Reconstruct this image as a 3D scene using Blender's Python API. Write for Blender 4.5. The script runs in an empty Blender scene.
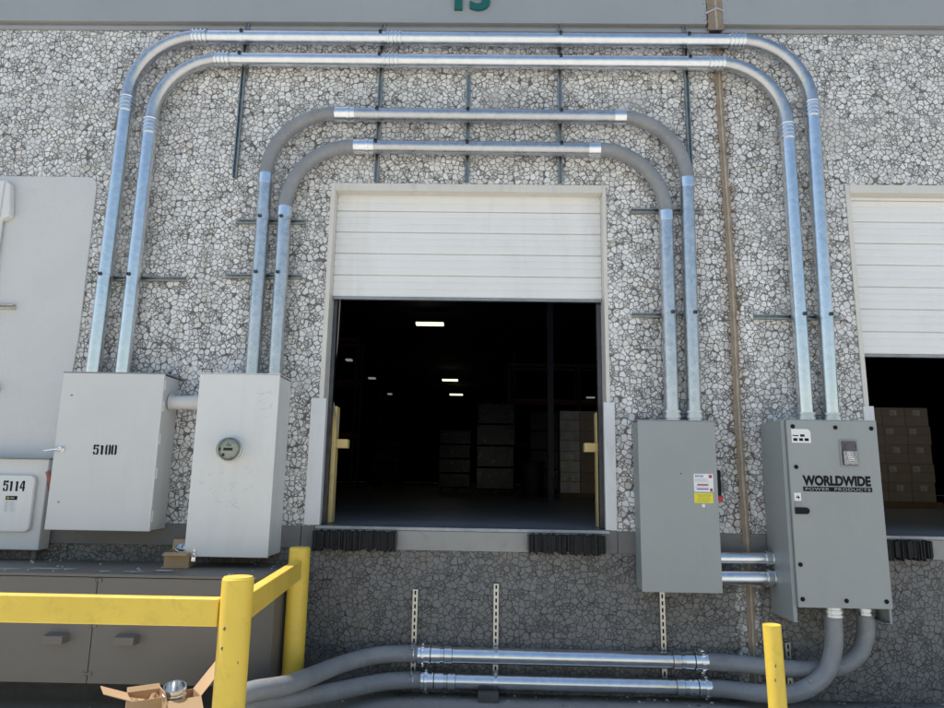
import bpy, math, random
from mathutils import Vector, Matrix
random.seed(7)
R = math.radians
PI = math.pi
scene = bpy.context.scene
col = scene.collection

# ------------------------------------------------------------------ materials
def new_mat(name):
    m = bpy.data.materials.new(name); m.use_nodes = True
    nt = m.node_tree
    b = nt.nodes['Principled BSDF']
    return m, nt, b

class NT:
    """small node-building helper"""
    def __init__(s, nt): s.nt = nt
    def n(s, t, **kw):
        nd = s.nt.nodes.new(t)
        for k, v in kw.items(): setattr(nd, k, v)
        return nd
    def l(s, a, b): s.nt.links.new(a, b)
    def val(s, sock, v):
        if hasattr(v, 'is_output') or isinstance(v, bpy.types.NodeSocket): s.l(v, sock)
        else: sock.default_value = v
    def coord(s): return s.n('ShaderNodeTexCoord').outputs['Object']
    def noise(s, vec, scale, detail=4, rough=.55, dist=0):
        t = s.n('ShaderNodeTexNoise'); s.l(vec, t.inputs['Vector'])
        t.inputs['Scale'].default_value = scale; t.inputs['Detail'].default_value = detail
        t.inputs['Roughness'].default_value = rough; t.inputs['Distortion'].default_value = dist
        return t
    def ramp(s, fac, stops, interp='LINEAR'):
        r = s.n('ShaderNodeValToRGB'); s.l(fac, r.inputs[0]); r.color_ramp.interpolation = interp
        e = r.color_ramp.elements
        while len(e) < len(stops): e.new(.5)
        for i, (p, c) in enumerate(stops):
            e[i].position = p
            if not isinstance(c, (tuple, list)): c = (c, c, c)
            e[i].color = (*c[:3], 1)
        return r.outputs[0]
    def math(s, op, a, b=None, clamp=False):
        m = s.n('ShaderNodeMath', operation=op); m.use_clamp = clamp
        s.val(m.inputs[0], a)
        if b is not None: s.val(m.inputs[1], b)
        return m.outputs[0]
    def mix(s, fac, a, b, blend='MIX'):
        m = s.n('ShaderNodeMix', data_type='RGBA', blend_type=blend)
        s.val(m.inputs[0], fac)
        for sock, v in ((m.inputs[6], a), (m.inputs[7], b)):
            if isinstance(v, (tuple, list)): sock.default_value = (*v[:3], 1)
            else: s.l(v, sock)
        return m.outputs[2]
    def mapr(s, v, a, b, c, d, smooth=False):
        m = s.n('ShaderNodeMapRange'); m.interpolation_type = 'SMOOTHSTEP' if smooth else 'LINEAR'
        s.l(v, m.inputs[0])
        for i, x in enumerate((a, b, c, d)): m.inputs[i+1].default_value = x
        return m.outputs[0]
    def bump(s, h, strength, dist, normal=None):
        b = s.n('ShaderNodeBump'); s.l(h, b.inputs['Height'])
        b.inputs['Strength'].default_value = strength; b.inputs['Distance'].default_value = dist
        if normal is not None: s.l(normal, b.inputs['Normal'])
        return b.outputs[0]

def paint(name, base, rough=.5, metal=0., var=.08, scale=3., dirt=0., dirtcol=(.12,.1,.08), bump=0., bscale=60., spec=.5, streak=False):
    m, nt, b = new_mat(name); k = NT(nt)
    v = k.coord()
    n1 = k.noise(v, scale, 5, .6).outputs[0]
    lo = tuple(c*(1-var) for c in base); hi = tuple(min(1, c*(1+var)) for c in base)
    c = k.ramp(n1, [(.3, lo), (.7, hi)])
    if dirt:
        vv = v
        if streak:
            mp = k.n('ShaderNodeMapping'); k.l(v, mp.inputs[0]); mp.inputs['Scale'].default_value = (1, 1, .18); vv = mp.outputs[0]
        n2 = k.noise(vv, scale*3.1, 8, .7, .6).outputs[0]
        f = k.mapr(n2, .52, .78, 0, dirt)
        c = k.mix(f, c, dirtcol)
    k.l(c, b.inputs['Base Color'])
    n3 = k.noise(v, scale*2, 4).outputs[0]
    k.l(k.mapr(n3, .3, .7, max(.02, rough*.85), min(1, rough*1.18)), b.inputs['Roughness'])
    b.inputs['Metallic'].default_value = metal
    b.inputs['Specular IOR Level'].default_value = spec
    if bump:
        n4 = k.noise(v, bscale, 3).outputs[0]
        k.l(k.bump(n4, bump, .004 if bscale > 5 else .03), b.inputs['Normal'])
    return m

def stone_mat(name, stone_lo, stone_hi, gap, dark, scale=18.5, painted=False):
    """exposed-aggregate facing: irregular raised pebbles, dark pits where several of them meet"""
    m, nt, b = new_mat(name); k = NT(nt)
    v = k.coord()
    sx = k.n('ShaderNodeSeparateXYZ'); k.l(v, sx.inputs[0])
    cv = k.n('ShaderNodeCombineXYZ'); k.l(sx.outputs[0], cv.inputs[0]); k.l(sx.outputs[2], cv.inputs[1])
    def vm(op, a_, b_=None):
        q = k.n('ShaderNodeVectorMath', operation=op)
        for i, x in enumerate((a_, b_)):
            if x is None: continue
            if isinstance(x, tuple): q.inputs[i].default_value = x
            else: k.l(x, q.inputs[i])
        return q
    def warp(vec, freq, amp):
        wn = k.noise(v, freq, 2, .5)
        off = vm('SUBTRACT', wn.outputs['Color'], (.5,.5,.5))
        sc = vm('SCALE', off.outputs[0]); sc.inputs['Scale'].default_value = amp
        return vm('ADD', vec, sc.outputs[0]).outputs[0]
    p = warp(warp(cv.outputs[0], 17, .036), 60, .016)
    def vor(feature, f=1.0):
        t = k.n('ShaderNodeTexVoronoi', feature=feature, voronoi_dimensions='2D'); k.l(p, t.inputs['Vector'])
        t.inputs['Scale'].default_value = scale*f; t.inputs['Randomness'].default_value = 1
        return t
    f1 = vor('F1'); de = vor('DISTANCE_TO_EDGE')
    f1c = vor('F1', 1.75); dec = vor('DISTANCE_TO_EDGE', 1.75)       # some stones are broken into small chips
    sep0 = k.n('ShaderNodeSeparateColor'); k.l(f1.outputs['Color'], sep0.inputs[0])
    chip = k.math('GREATER_THAN', sep0.outputs[2], .66)
    sep = k.n('ShaderNodeSeparateColor'); k.l(k.mix(chip, f1.outputs['Color'], f1c.outputs['Color']), sep.inputs[0])
    dmin = k.math('MINIMUM', de.outputs['Distance'], k.math('MULTIPLY', dec.outputs['Distance'], .62))
    dmx = k.n('ShaderNodeMix', data_type='FLOAT'); k.l(chip, dmx.inputs[0]); k.l(de.outputs['Distance'], dmx.inputs[2]); k.l(dmin, dmx.inputs[3])
    fine = k.noise(v, 90, 4, .7).outputs[0]
    gw = k.noise(v, 5.5, 4, .7).outputs[0]                        # tighter and looser packed areas
    loose = k.mapr(gw, .35, .66, -.035, .04) if not painted else k.mapr(gw, .35, .68, -.03, .03)
    d3 = k.math('ADD', k.math('SUBTRACT', dmx.outputs[0], loose), k.mapr(fine, .3, .7, -.02, .02))
    edge = k.mapr(d3, -.01, .10, 0, 1, True)
    reach = k.math('ADD', k.math('ADD', f1.outputs['Distance'], k.math('MULTIPLY', loose, 1.6)), k.mapr(fine, .3, .7, -.05, .05))
    pit = k.mapr(reach, .64, .84, 0, 1, True) if not painted else k.mapr(reach, .70, .95, 0, 1, True)
    stone = k.math('MULTIPLY', k.mapr(edge, 0, 1, .12 if not painted else .15, 1), k.math('SUBTRACT', 1, pit))
    cellcol = k.mix(k.mapr(sep.outputs[0], .05, .75, 0, 1), stone_lo, stone_hi)
    tint = k.mix(k.mapr(sep.outputs[1], .93, 1, 0, .45 if not painted else 0), cellcol, tuple(c*f for c, f in zip(stone_lo, (.92,.78,.62))))
    def mul(c_, f):
        g_ = k.n('ShaderNodeCombineColor'); [k.l(f, g_.inputs[i]) for i in range(3)]
        return k.mix(1, c_, g_.outputs[0], 'MULTIPLY')
    tint = mul(tint, k.mapr(fine, .25, .75, .86, 1.08))
    big = k.noise(v, .8, 5, .6).outputs[0]
    tint = mul(tint, k.mapr(big, .3, .7, .90, 1.06))
    mort = k.noise(v, 2.1, 5, .65).outputs[0]
    gapc = k.mix(k.mapr(mort, .50, .74, 0, .8), dark, gap)  # gaps: dark grout plus the shade between stones, put into the colour
    c = k.mix(stone, gapc, tint)
    jn = k.noise(v, 16, 5, .7).outputs[0]
    dx = k.math('ABSOLUTE', k.math('SUBTRACT', sx.outputs[0], 2.36))
    dj = k.math('ADD', dx, k.mapr(jn, .3, .7, -.05, .05))
    if painted:
        band = k.mapr(dj, .085, .10, 1, 0)
        bare = k.mix(stone, (.10,.085,.07), k.mix(sep.outputs[0], (.34,.33,.31), (.62,.60,.57)))
        c = k.mix(band, c, bare)
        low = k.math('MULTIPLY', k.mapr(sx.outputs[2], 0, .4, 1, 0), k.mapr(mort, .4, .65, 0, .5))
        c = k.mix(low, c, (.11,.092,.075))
        # tan stains under the floor band
        hi = k.math('MULTIPLY', k.mapr(sx.outputs[2], .86, 1.1, 0, 1), k.mapr(mort, .5, .66, 0, .45))
        c = k.mix(hi, c, (.19,.15,.095))
    else:
        band = k.math('MULTIPLY', k.mapr(dj, .045, .10, 1, 0), k.mapr(stone, .3, 1, 1, .45))
        c = k.mix(band, c, (.19,.135,.085))
        sm = k.noise(v, 1.7, 3, .5, .5).outputs[0]
        zz = k.math('MULTIPLY', k.mapr(sx.outputs[2], 4.3, 4.6, 0, 1), k.mapr(sx.outputs[2], 5.2, 5.5, 1, 0))
        smf = k.math('MULTIPLY', k.math('MULTIPLY', k.mapr(sm, .57, .66, 0, .75), zz), k.mapr(fine, .3, .6, .5, 1))
        c = k.mix(smf, c, (.60,.58,.545))
        # rain-washed grime that runs down from the fascia and from the pipes
        mp = k.n('ShaderNodeMapping'); k.l(v, mp.inputs[0]); mp.inputs['Scale'].default_value = (2.2, 1, .22)
        st = k.noise(mp.outputs[0], 2.4, 6, .65).outputs[0]
        c = mul(c, k.mapr(st, .42, .72, 1.0, .80))
    k.l(c, b.inputs['Base Color'])
    b.inputs['Roughness'].default_value = .82 if not painted else .62
    b.inputs['Specular IOR Level'].default_value = .3
    # heights : rounded pebbles, each set at its own tilt and level
    loc = vm('SUBTRACT', p, f1.outputs['Position']); rnd = vm('SUBTRACT', f1.outputs['Color'], (.5,.5,.5))
    tilt = vm('DOT_PRODUCT', loc.outputs[0], rnd.outputs[0]).outputs['Value']
    hh = k.math('ADD', k.math('MULTIPLY', stone, 1.0), k.math('MULTIPLY', tilt, 34.0))
    hh = k.math('ADD', hh, k.math('MULTIPLY', k.noise(v, 38, 3, .6).outputs[0], .8))
    k.l(k.bump(hh, .9 if not painted else .7, .012), b.inputs['Normal'])
    return m

def metal(name, base, rough, var=.12, scale=14, scuff=.0, aniso=0):
    m, nt, b = new_mat(name); k = NT(nt)
    v = k.coord()
    n = k.noise(v, scale, 6, .65).outputs[0]
    sp = k.n('ShaderNodeTexVoronoi'); k.l(v, sp.inputs['Vector']); sp.inputs['Scale'].default_value = scale*3
    ss = k.n('ShaderNodeSeparateColor'); k.l(sp.outputs['Color'], ss.inputs[0])
    f = k.math('ADD', k.math('MULTIPLY', n, .75), k.math('MULTIPLY', ss.outputs[0], .25))
    c = k.ramp(f, [(.3, tuple(x*(1-var) for x in base)), (.7, tuple(min(1, x*(1+var)) for x in base))])
    r = k.mapr(f, .3, .7, rough*.75, rough*1.3)
    if scuff:
        s2 = k.mapr(k.noise(v, 7, 9, .75, .4).outputs[0], .6, .72, 0, scuff)
        c = k.mix(s2, c, tuple(x*.45 for x in base))
    k.l(c, b.inputs['Base Color']); k.l(r, b.inputs['Roughness'])
    b.inputs['Metallic'].default_value = 1
    k.l(k.bump(n, .04, .003), b.inputs['Normal'])
    return m

def glow(name, colr, strength):
    m, nt, b = new_mat(name)
    b.inputs['Base Color'].default_value = (*colr, 1); b.inputs['Emission Color'].default_value = (*colr, 1)
    b.inputs['Emission Strength'].default_value = strength
    return m

def ground_mat():
    m, nt, b = new_mat('concrete_apron'); k = NT(nt); v = k.coord()
    n1 = k.noise(v, .35, 6, .6).outputs[0]; n2 = k.noise(v, 5, 9, .72, .3).outputs[0]; n3 = k.noise(v, 120, 3, .6).outputs[0]
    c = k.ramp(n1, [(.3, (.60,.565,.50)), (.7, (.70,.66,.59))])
    c = k.mix(k.mapr(n2, .52, .78, 0, .5), c, (.26,.25,.235))
    c = k.mix(k.mapr(n2, .42, .28, 0, .6), c, (.58,.565,.53))
    c = k.mix(k.mapr(n3, .45, .75, 0, .35), c, (.1,.1,.1))
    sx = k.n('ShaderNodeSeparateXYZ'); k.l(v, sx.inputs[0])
    apron = k.mapr(sx.outputs[1], -2.3, -1.5, 0, .55)  # unseen far ground kept paler to bounce light up; darker nearer the wall
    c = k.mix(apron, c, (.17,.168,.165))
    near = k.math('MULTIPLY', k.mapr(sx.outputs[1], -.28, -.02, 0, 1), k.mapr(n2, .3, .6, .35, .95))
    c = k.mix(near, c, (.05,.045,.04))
    k.l(c, b.inputs['Base Color']); b.inputs['Roughness'].default_value = .85
    k.l(k.bump(k.math('ADD', n2, k.math('MULTIPLY', n3, .4)), .5, .01), b.inputs['Normal'])
    return m

def rib_white(name):
    return paint(name, (.86,.85,.83), .42, var=.03, scale=1.3, dirt=.30, dirtcol=(.60,.56,.49), streak=True)

M = {}
M['stone'] = stone_mat('pebble_dash', (.74,.72,.685), (.94,.925,.895), (.57,.54,.50), (.19,.178,.163), 21.5)
M['stone_dark'] = stone_mat('painted_pebble_dash', (.225,.215,.20), (.255,.245,.23), (.15,.143,.133), (.088,.083,.077), 21, True)
M['band'] = paint('grey_band_paint', (.195,.185,.175), .6, var=.12, scale=2.5, dirt=.35, dirtcol=(.09,.085,.08), bump=.25)
M['sill_conc'] = paint('sill_concrete', (.36,.345,.32), .7, var=.08, scale=2.5, dirt=.3, dirtcol=(.16,.15,.14), bump=.3)
M['fascia'] = paint('fascia_paint', (.345,.36,.37), .55, var=.04, scale=1.2, dirt=.16, dirtcol=(.22,.22,.22), bump=.1, streak=True)
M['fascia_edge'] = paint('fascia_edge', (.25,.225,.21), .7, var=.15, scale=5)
M['stucco'] = paint('smooth_stucco', (.67,.665,.65), .75, var=.03, scale=1.5, dirt=.12, dirtcol=(.42,.42,.42), bump=.8, bscale=110)
M['caulk'] = paint('brown_caulk', (.29,.225,.16), .75, var=.2, scale=9, dirt=.5, dirtcol=(.12,.09,.065), bump=.8, bscale=40)
M['caulk_light'] = paint('pale_caulk', (.42,.36,.29), .7, var=.2, scale=9, dirt=.4, dirtcol=(.2,.16,.12), bump=.6, bscale=40)
M['frame'] = paint('cream_frame_paint', (.72,.69,.62), .5, var=.05, scale=3, dirt=.35, dirtcol=(.36,.32,.26), streak=True)
M['plate'] = paint('white_jamb_plate', (.74,.74,.74), .45, var=.05, scale=3, dirt=.3, dirtcol=(.3,.28,.25), streak=True)
M['door'] = rib_white('white_door_paint')
M['galv'] = metal('galvanised_pipe', (.76,.785,.81), .21, .07, 9, .25)
M['galv_elbow'] = metal('galvanised_elbow', (.56,.57,.585), .31, .10, 10, .3)
M['galv_rough'] = metal('galvanised_vertical', (.60,.625,.65), .33, .13, 10, .4)
M['zinc'] = metal('bright_zinc', (.84,.86,.88), .17, .06, 12)
M['strut'] = metal('dull_strut', (.40,.43,.43), .45, .2, 20, .4)
M['strut_pale'] = metal('pale_strut', (.62,.60,.55), .42, .15, 20, .4)
M['bolt'] = metal('dark_bolt', (.13,.13,.14), .4)
M['pvc'] = paint('grey_pvc', (.265,.27,.278), .36, var=.14, scale=5, dirt=.75, dirtcol=(.36,.365,.37), bump=.10, bscale=25)
M['cab'] = paint('pale_cabinet_paint', (.68,.675,.655), .38, var=.035, scale=1.4, dirt=.26, dirtcol=(.50,.47,.42), bump=.35, bscale=2.2, streak=True)
M['cab2'] = paint('white_cabinet_paint', (.77,.762,.735), .38, var=.03, scale=1.4, dirt=.28, dirtcol=(.52,.49,.44), bump=.35, bscale=2.2, streak=True)
M['cab_lip'] = paint('cabinet_lip', (.30,.30,.30), .5)
M['ansi'] = paint('ansi_grey_paint', (.335,.355,.345), .36, var=.05, scale=1.4, dirt=.22, dirtcol=(.25,.255,.245), bump=.30, bscale=2.5, streak=True)
M['ansi_shaded'] = paint('ansi_grey_shaded', (.30,.325,.32), .4, var=.03, scale=1.4, bump=.3, bscale=120)  # darker copy of the cabinet grey, with the sides' shade in the colour
M['trans'] = paint('transformer_grey', (.172,.156,.135), .5, var=.04, scale=1.5, dirt=.12, dirtcol=(.14,.13,.12), streak=True)
M['yellow'] = paint('yellow_paint', (.84,.585,.075), .36, var=.06, scale=3, dirt=.42, dirtcol=(.46,.29,.05), bump=.1, bscale=30)
M['cream_yellow'] = paint('faded_yellow_paint', (.70,.53,.22), .5, var=.1, scale=4, dirt=.4, dirtcol=(.25,.18,.09))
M['rubber'] = paint('black_rubber', (.012,.012,.013), .75, var=.4, scale=16, dirt=.35, dirtcol=(.05,.05,.05), bump=.8, bscale=50)
M['steel_edge'] = paint('worn_steel', (.33,.35,.38), .38, metal=.6, var=.2, scale=5, dirt=.5, dirtcol=(.13,.11,.09))
M['card'] = paint('cardboard', (.52,.345,.19), .8, var=.08, scale=5, dirt=.15, dirtcol=(.45,.30,.16))
M['card_dim'] = paint('carton_board', (.52,.44,.375), .8, var=.12, scale=3)
M['paper'] = paint('label_paper', (.84,.84,.83), .55, var=.03)
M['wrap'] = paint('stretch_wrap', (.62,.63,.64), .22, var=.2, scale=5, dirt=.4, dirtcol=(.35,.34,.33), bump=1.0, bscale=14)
M['wrap_shaded'] = paint('shaded_wrap', (.006,.006,.007), .3, var=.3, scale=4, dirt=.7, dirtcol=(.03,.03,.033), bump=1.0, bscale=10)  # near-black copy of the wrap; the deep interior's darkness is put into it
M['wood'] = paint('pallet_wood', (.30,.21,.125), .8, var=.2, scale=6, dirt=.3)
M['old_wood'] = paint('weathered_block', (.10,.09,.085), .8, var=.2, scale=10, dirt=.4, dirtcol=(.05,.045,.04), bump=.8, bscale=40)
M['black'] = paint('black_print', (.012,.012,.013), .7, var=.1, spec=.2)
M['blueprint'] = paint('blue_print', (.03,.06,.22), .5, var=.05)
M['redprint'] = paint('red_print', (.45,.03,.04), .5, var=.05)
M['purpleprint'] = paint('dull_purple_print', (.20,.12,.28), .5, var=.05)
M['brownprint'] = paint('dark_yellow_print', (.45,.36,.02), .5, var=.05)
M['greyprint'] = paint('grey_print', (.45,.45,.47), .5, var=.05)
M['yellow_label'] = paint('yellow_label', (.80,.72,.05), .45, var=.03)
M['red_plastic'] = paint('red_plastic', (.50,.02,.03), .4, var=.05)
M['red_faded'] = paint('faded_red_plastic', (.38,.13,.12), .5, var=.1)
M['teal'] = paint('teal_paint', (.008,.115,.10), .4, var=.05)
M['floor'] = paint('warehouse_slab', (.30,.31,.32), .42, var=.15, scale=1.2, dirt=.4, dirtcol=(.08,.08,.08))
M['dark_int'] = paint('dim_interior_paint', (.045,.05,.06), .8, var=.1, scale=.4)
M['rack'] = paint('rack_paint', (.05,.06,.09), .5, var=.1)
M['rack_beam'] = paint('rack_beam_paint', (.22,.09,.04), .5, var=.1)
M['lens'] = glow('lamp_lens', (1, .96, .68), 1.6)
M['lens_far'] = glow('lamp_lens_far', (1, .98, .86), .20)
M['house'] = paint('lamp_housing', (.3,.3,.3), .5)
M['meter_face'] = paint('meter_face', (.52,.53,.46), .5, var=.12, scale=30)
M['meter_ring'] = metal('meter_ring', (.62,.63,.62), .3)
M['cable'] = paint('dark_cable', (.03,.03,.03), .5)
M['cord'] = paint('grey_cord', (.35,.34,.32), .7)
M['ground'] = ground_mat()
M['debris'] = paint('debris_chip', (.42,.40,.36), .8, var=.5, scale=25)
M['shiny_int'] = paint('window_inner', (.11,.10,.125), .25, metal=.5, var=.5, scale=26)
M['roof'] = paint('roof_membrane', (.4,.4,.4), .8)
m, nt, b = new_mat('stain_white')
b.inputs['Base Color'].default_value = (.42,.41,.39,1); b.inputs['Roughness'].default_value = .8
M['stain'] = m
m, nt, b = new_mat('clear_glass'); k = NT(nt)
out = nt.nodes['Material Output']
gl = k.n('ShaderNodeBsdfGlossy'); gl.inputs['Roughness'].default_value = .05
tr = k.n('ShaderNodeBsdfTransparent'); tr.inputs[0].default_value = (.86,.88,.86,1)
fr = k.n('ShaderNodeFresnel'); fr.inputs[0].default_value = 1.5
mx = k.n('ShaderNodeMixShader'); k.l(fr.outputs[0], mx.inputs[0]); k.l(tr.outputs[0], mx.inputs[1]); k.l(gl.outputs[0], mx.inputs[2])
k.l(mx.outputs[0], out.inputs['Surface'])
M['glass'] = m

# ------------------------------------------------------------------ mesh builder
class MB:
    def __init__(s): s.v = []; s.f = []; s.mi = []; s.sm = []
    def add(s, vs, fs, mi=0, smooth=False):
        o = len(s.v); s.v += [tuple(x) for x in vs]
        for f in fs: s.f.append(tuple(i+o for i in f)); s.mi.append(mi); s.sm.append(smooth)
        return s
    def box(s, x0, x1, y0, y1, z0, z1, mi=0, M4=None):
        vs = [(x0,y0,z0),(x1,y0,z0),(x1,y1,z0),(x0,y1,z0),(x0,y0,z1),(x1,y0,z1),(x1,y1,z1),(x0,y1,z1)]
        if M4 is not None: vs = [M4 @ Vector(p) for p in vs]
        return s.add(vs, [(0,3,2,1),(4,5,6,7),(0,1,5,4),(1,2,6,5),(2,3,7,6),(3,0,4,7)], mi)
    def quad(s, a, b, c, d, mi=0): return s.add([a,b,c,d], [(0,1,2,3)], mi)
    def prism(s, poly, y0, y1, mi=0):
        """polygon in x,z (counter-clockwise seen from -y) extruded from y0 (front) to y1 (back)"""
        n = len(poly)
        vs = [(x,y0,z) for x,z in poly]+[(x,y1,z) for x,z in poly]
        fs = [tuple(range(n)), tuple(range(2*n-1, n-1, -1))]
        for i in range(n): j = (i+1) % n; fs.append((i, i+n, j+n, j))
        return s.add(vs, fs, mi)
    def sweep(s, pts, rad, n=28, mi=0, cap=True):
        pts = [Vector(p) for p in pts]
        N = len(pts); rads = rad if isinstance(rad, list) else [rad]*N
        T = []
        for i in range(N):
            t = (pts[min(i+1,N-1)]-pts[max(i-1,0)]); T.append(t.normalized())
        ref = Vector((0,-1,0))
        if abs(T[0].dot(ref)) > .9: ref = Vector((0,0,1))
        nrm = (ref - T[0]*ref.dot(T[0])).normalized()
        vs = []
        for i in range(N):
            nrm = (nrm - T[i]*nrm.dot(T[i])).normalized(); bn = T[i].cross(nrm)
            for j in range(n):
                a = 2*PI*j/n
                vs.append(pts[i]+(nrm*math.cos(a)+bn*math.sin(a))*rads[i])
        fs = []
        for i in range(N-1):
            for j in range(n):
                q = (j+1) % n
                fs.append((i*n+j, i*n+q, (i+1)*n+q, (i+1)*n+j))
        s.add(vs, fs, mi, True)
        if cap:
            for idx in (list(range(n))[::-1], [ (N-1)*n+j for j in range(n)]):
                s.add([vs[i] for i in idx], [tuple(range(n))], mi, False)
        return s
    def lathe(s, p0, axis, prof, n=28, mi=0):
        """profile: list of (distance along axis, radius); sharp steps are kept as separate smooth bands"""
        ax = Vector(axis).normalized(); p0 = Vector(p0)
        ref = Vector((0,-1,0)) if abs(ax.y) < .9 else Vector((0,0,1))
        u = (ref-ax*ref.dot(ax)).normalized(); w = ax.cross(u)
        for (t0,r0),(t1,r1) in zip(prof[:-1], prof[1:]):
            vs = []
            for t, r in ((t0,r0),(t1,r1)):
                for j in range(n):
                    a = 2*PI*j/n; vs.append(p0+ax*t+(u*math.cos(a)+w*math.sin(a))*max(r,1e-5))
            s.add(vs, [(j,(j+1)%n,n+(j+1)%n,n+j) for j in range(n)], mi, True)
        return s
    def build(s, name, mats, parent=None, bevel=0., seg=2, root=None):
        me = bpy.data.meshes.new(name)
        off = ROOTLOC.get(parent.name, Vector()) if parent is not None else Vector()
        if parent is None and root is not None: off = Vector(root)
        me.from_pydata([tuple(Vector(p)-off) for p in s.v], [], s.f)
        for mm in (mats if isinstance(mats, (list, tuple)) else [mats]): me.materials.append(mm)
        me.polygons.foreach_set('material_index', s.mi); me.polygons.foreach_set('use_smooth', s.sm)
        me.update()
        o = bpy.data.objects.new(name, me); col.objects.link(o)
        if parent is not None:
            o.parent = parent; ROOTLOC[o.name] = off
        elif root is not None:
            o.location = root; ROOTLOC[o.name] = off
        if bevel:
            bv = o.modifiers.new('bevel', 'BEVEL'); bv.width = bevel; bv.segments = seg; bv.limit_method = 'ANGLE'; bv.angle_limit = R(40)
            bv.harden_normals = False
        return o
ROOTLOC = {}
def pieces(name, boxes, mat_, parent, bevel=0., seg=2):
    return [MB().box(*b_).build(name, mat_, parent, bevel, seg) for b_ in boxes]
def tag(o, label=None, cat=None, group=None, kind=None):
    if label: o['label'] = label
    if cat: o['category'] = cat
    if group: o['group'] = group
    if kind: o['kind'] = kind
    return o
def empty(name, loc, label, cat, group=None):
    o = bpy.data.objects.new(name, None); col.objects.link(o); o.location = loc
    o.empty_display_size = .1
    ROOTLOC[o.name] = Vector(loc)
    return tag(o, label, cat, group)
def children(o): return [c for c in list(bpy.data.objects) if c.parent == o]
def copy_tree(o, parent=None):
    c = o.copy(); col.objects.link(c)
    if parent is not None: c.parent = parent
    for ch in children(o): copy_tree(ch, c)
    return c
def arc(cx, cz, r, a0, a1, y, n=20):
    return [(cx+r*math.cos(R(a0+(a1-a0)*i/n)), y, cz+r*math.sin(R(a0+(a1-a0)*i/n))) for i in range(n+1)]
def catmull(P, n=10):
    P = [Vector(p) for p in P]; Q = [P[0]*2-P[1]]+P+[P[-1]*2-P[-2]]; out = []
    for i in range(1, len(Q)-2):
        for j in range(n):
            t = j/n; a,b,c,d = Q[i-1],Q[i],Q[i+1],Q[i+2]
            out.append(.5*((2*b)+(c-a)*t+(2*a-5*b+4*c-d)*t*t+(3*b-a-3*c+d)*t**3))
    out.append(P[-1]); return out
def text_into(mb, s, x0, x1, z0, z1, y, depth=.001, bold=0., mi=0, spacing=1.0):
    cu = bpy.data.curves.new('t', 'FONT'); cu.body = s; cu.size = 1; cu.offset = bold; cu.extrude = .5; cu.resolution_u = 6; cu.space_character = spacing
    ob = bpy.data.objects.new('t', cu); col.objects.link(ob)
    dg = bpy.context.evaluated_depsgraph_get(); dg.update()
    me = bpy.data.meshes.new_from_object(ob.evaluated_get(dg))
    vs = [v.co.copy() for v in me.vertices]
    ax, bx_ = min(v.x for v in vs), max(v.x for v in vs); ay, by = min(v.y for v in vs), max(v.y for v in vs)
    az, bz = min(v.z for v in vs), max(v.z for v in vs)
    out = [(x0+(v.x-ax)/(bx_-ax)*(x1-x0), y-(v.z-az)/(bz-az)*depth, z0+(v.y-ay)/(by-ay)*(z1-z0)) for v in vs]
    mb.add(out, [tuple(p.vertices) for p in me.polygons], mi)
    bpy.data.objects.remove(ob); bpy.data.curves.remove(cu); bpy.data.meshes.remove(me)
    return mb

# ------------------------------------------------------------------ setting: ground
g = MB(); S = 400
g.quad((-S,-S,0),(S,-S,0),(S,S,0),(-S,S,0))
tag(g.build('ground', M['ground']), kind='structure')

# ------------------------------------------------------------------ warehouse
W = empty('warehouse_building', (0,0,0), 'pale pebble-dash warehouse with dark painted base, grey fascia and two half-open dock doors', 'building')
ZF = 1.29                                            # dock floor level
L1, R1, L2, R2 = -1.235, 1.232, 3.475, 5.95          # openings
TOP1, TOP2 = 4.315, 4.335
XW = 9.0
u = MB()
def front(x0, x1, z0, z1, y=0): u.quad((x0,y,z0),(x1,y,z0),(x1,y,z1),(x0,y,z1))
Z0, Z1 = 1.285, 5.93
for x0, x1, z0, z1 in ((-XW,L1,Z0,Z1),(L1,R1,TOP1,Z1),(R1,L2,Z0,Z1),(L2,R2,TOP2,Z1),(R2,XW,Z0,Z1)):
    front(x0, x1, z0, z1)
    u.quad((x1,.2,z0),(x0,.2,z0),(x0,.2,z1),(x1,.2,z1))
for x, sgn in ((L1,1),(R1,-1),(L2,1),(R2,-1)):
    t = TOP1 if x in (L1,R1) else TOP2
    if sgn > 0: u.quad((x,0,Z0),(x,.2,Z0),(x,.2,t),(x,0,t))
    else: u.quad((x,.2,Z0),(x,0,Z0),(x,0,t),(x,.2,t))
for a, b_, t in ((L1,R1,TOP1),(L2,R2,TOP2)): u.quad((a,.2,t),(b_,.2,t),(b_,0,t),(a,0,t))
u.build('pebble_wall', M['stone'], W)
d = MB(); d.quad((2.2,.002,1.10),(2.5,.002,1.10),(2.5,.002,1.29),(2.2,.002,1.29)); d.quad((-XW,0,-.3),(XW,0,-.3),(XW,0,1.11),(-XW,0,1.11)); d.build('painted_base_wall', M['stone_dark'], W)
# flat painted band at floor level; bare sill concrete between the bumpers
for x0, x1 in ((-XW,-3.52),(-3.515,-1.36),(-1.355,-1.242),(1.196,1.30),(1.303,1.47),(1.473,2.330),(2.402,3.48),(6.0,XW)):
    pieces('floor_level_band', [(x0, x1, -.012, .19, 1.108, 1.287)], M['band'], W, .004)
pieces('dock_sill', [(-1.24,1.194,-.010,.19,1.105,1.262),(3.482,5.998,-.010,.19,1.105,1.262)], M['sill_conc'], W, .004)
pieces('steel_edge_angle', [(-1.24,1.236,-.016,.28,1.264,1.292),(3.47,5.96,-.016,.28,1.264,1.292)], M['steel_edge'], W, .003)
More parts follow.
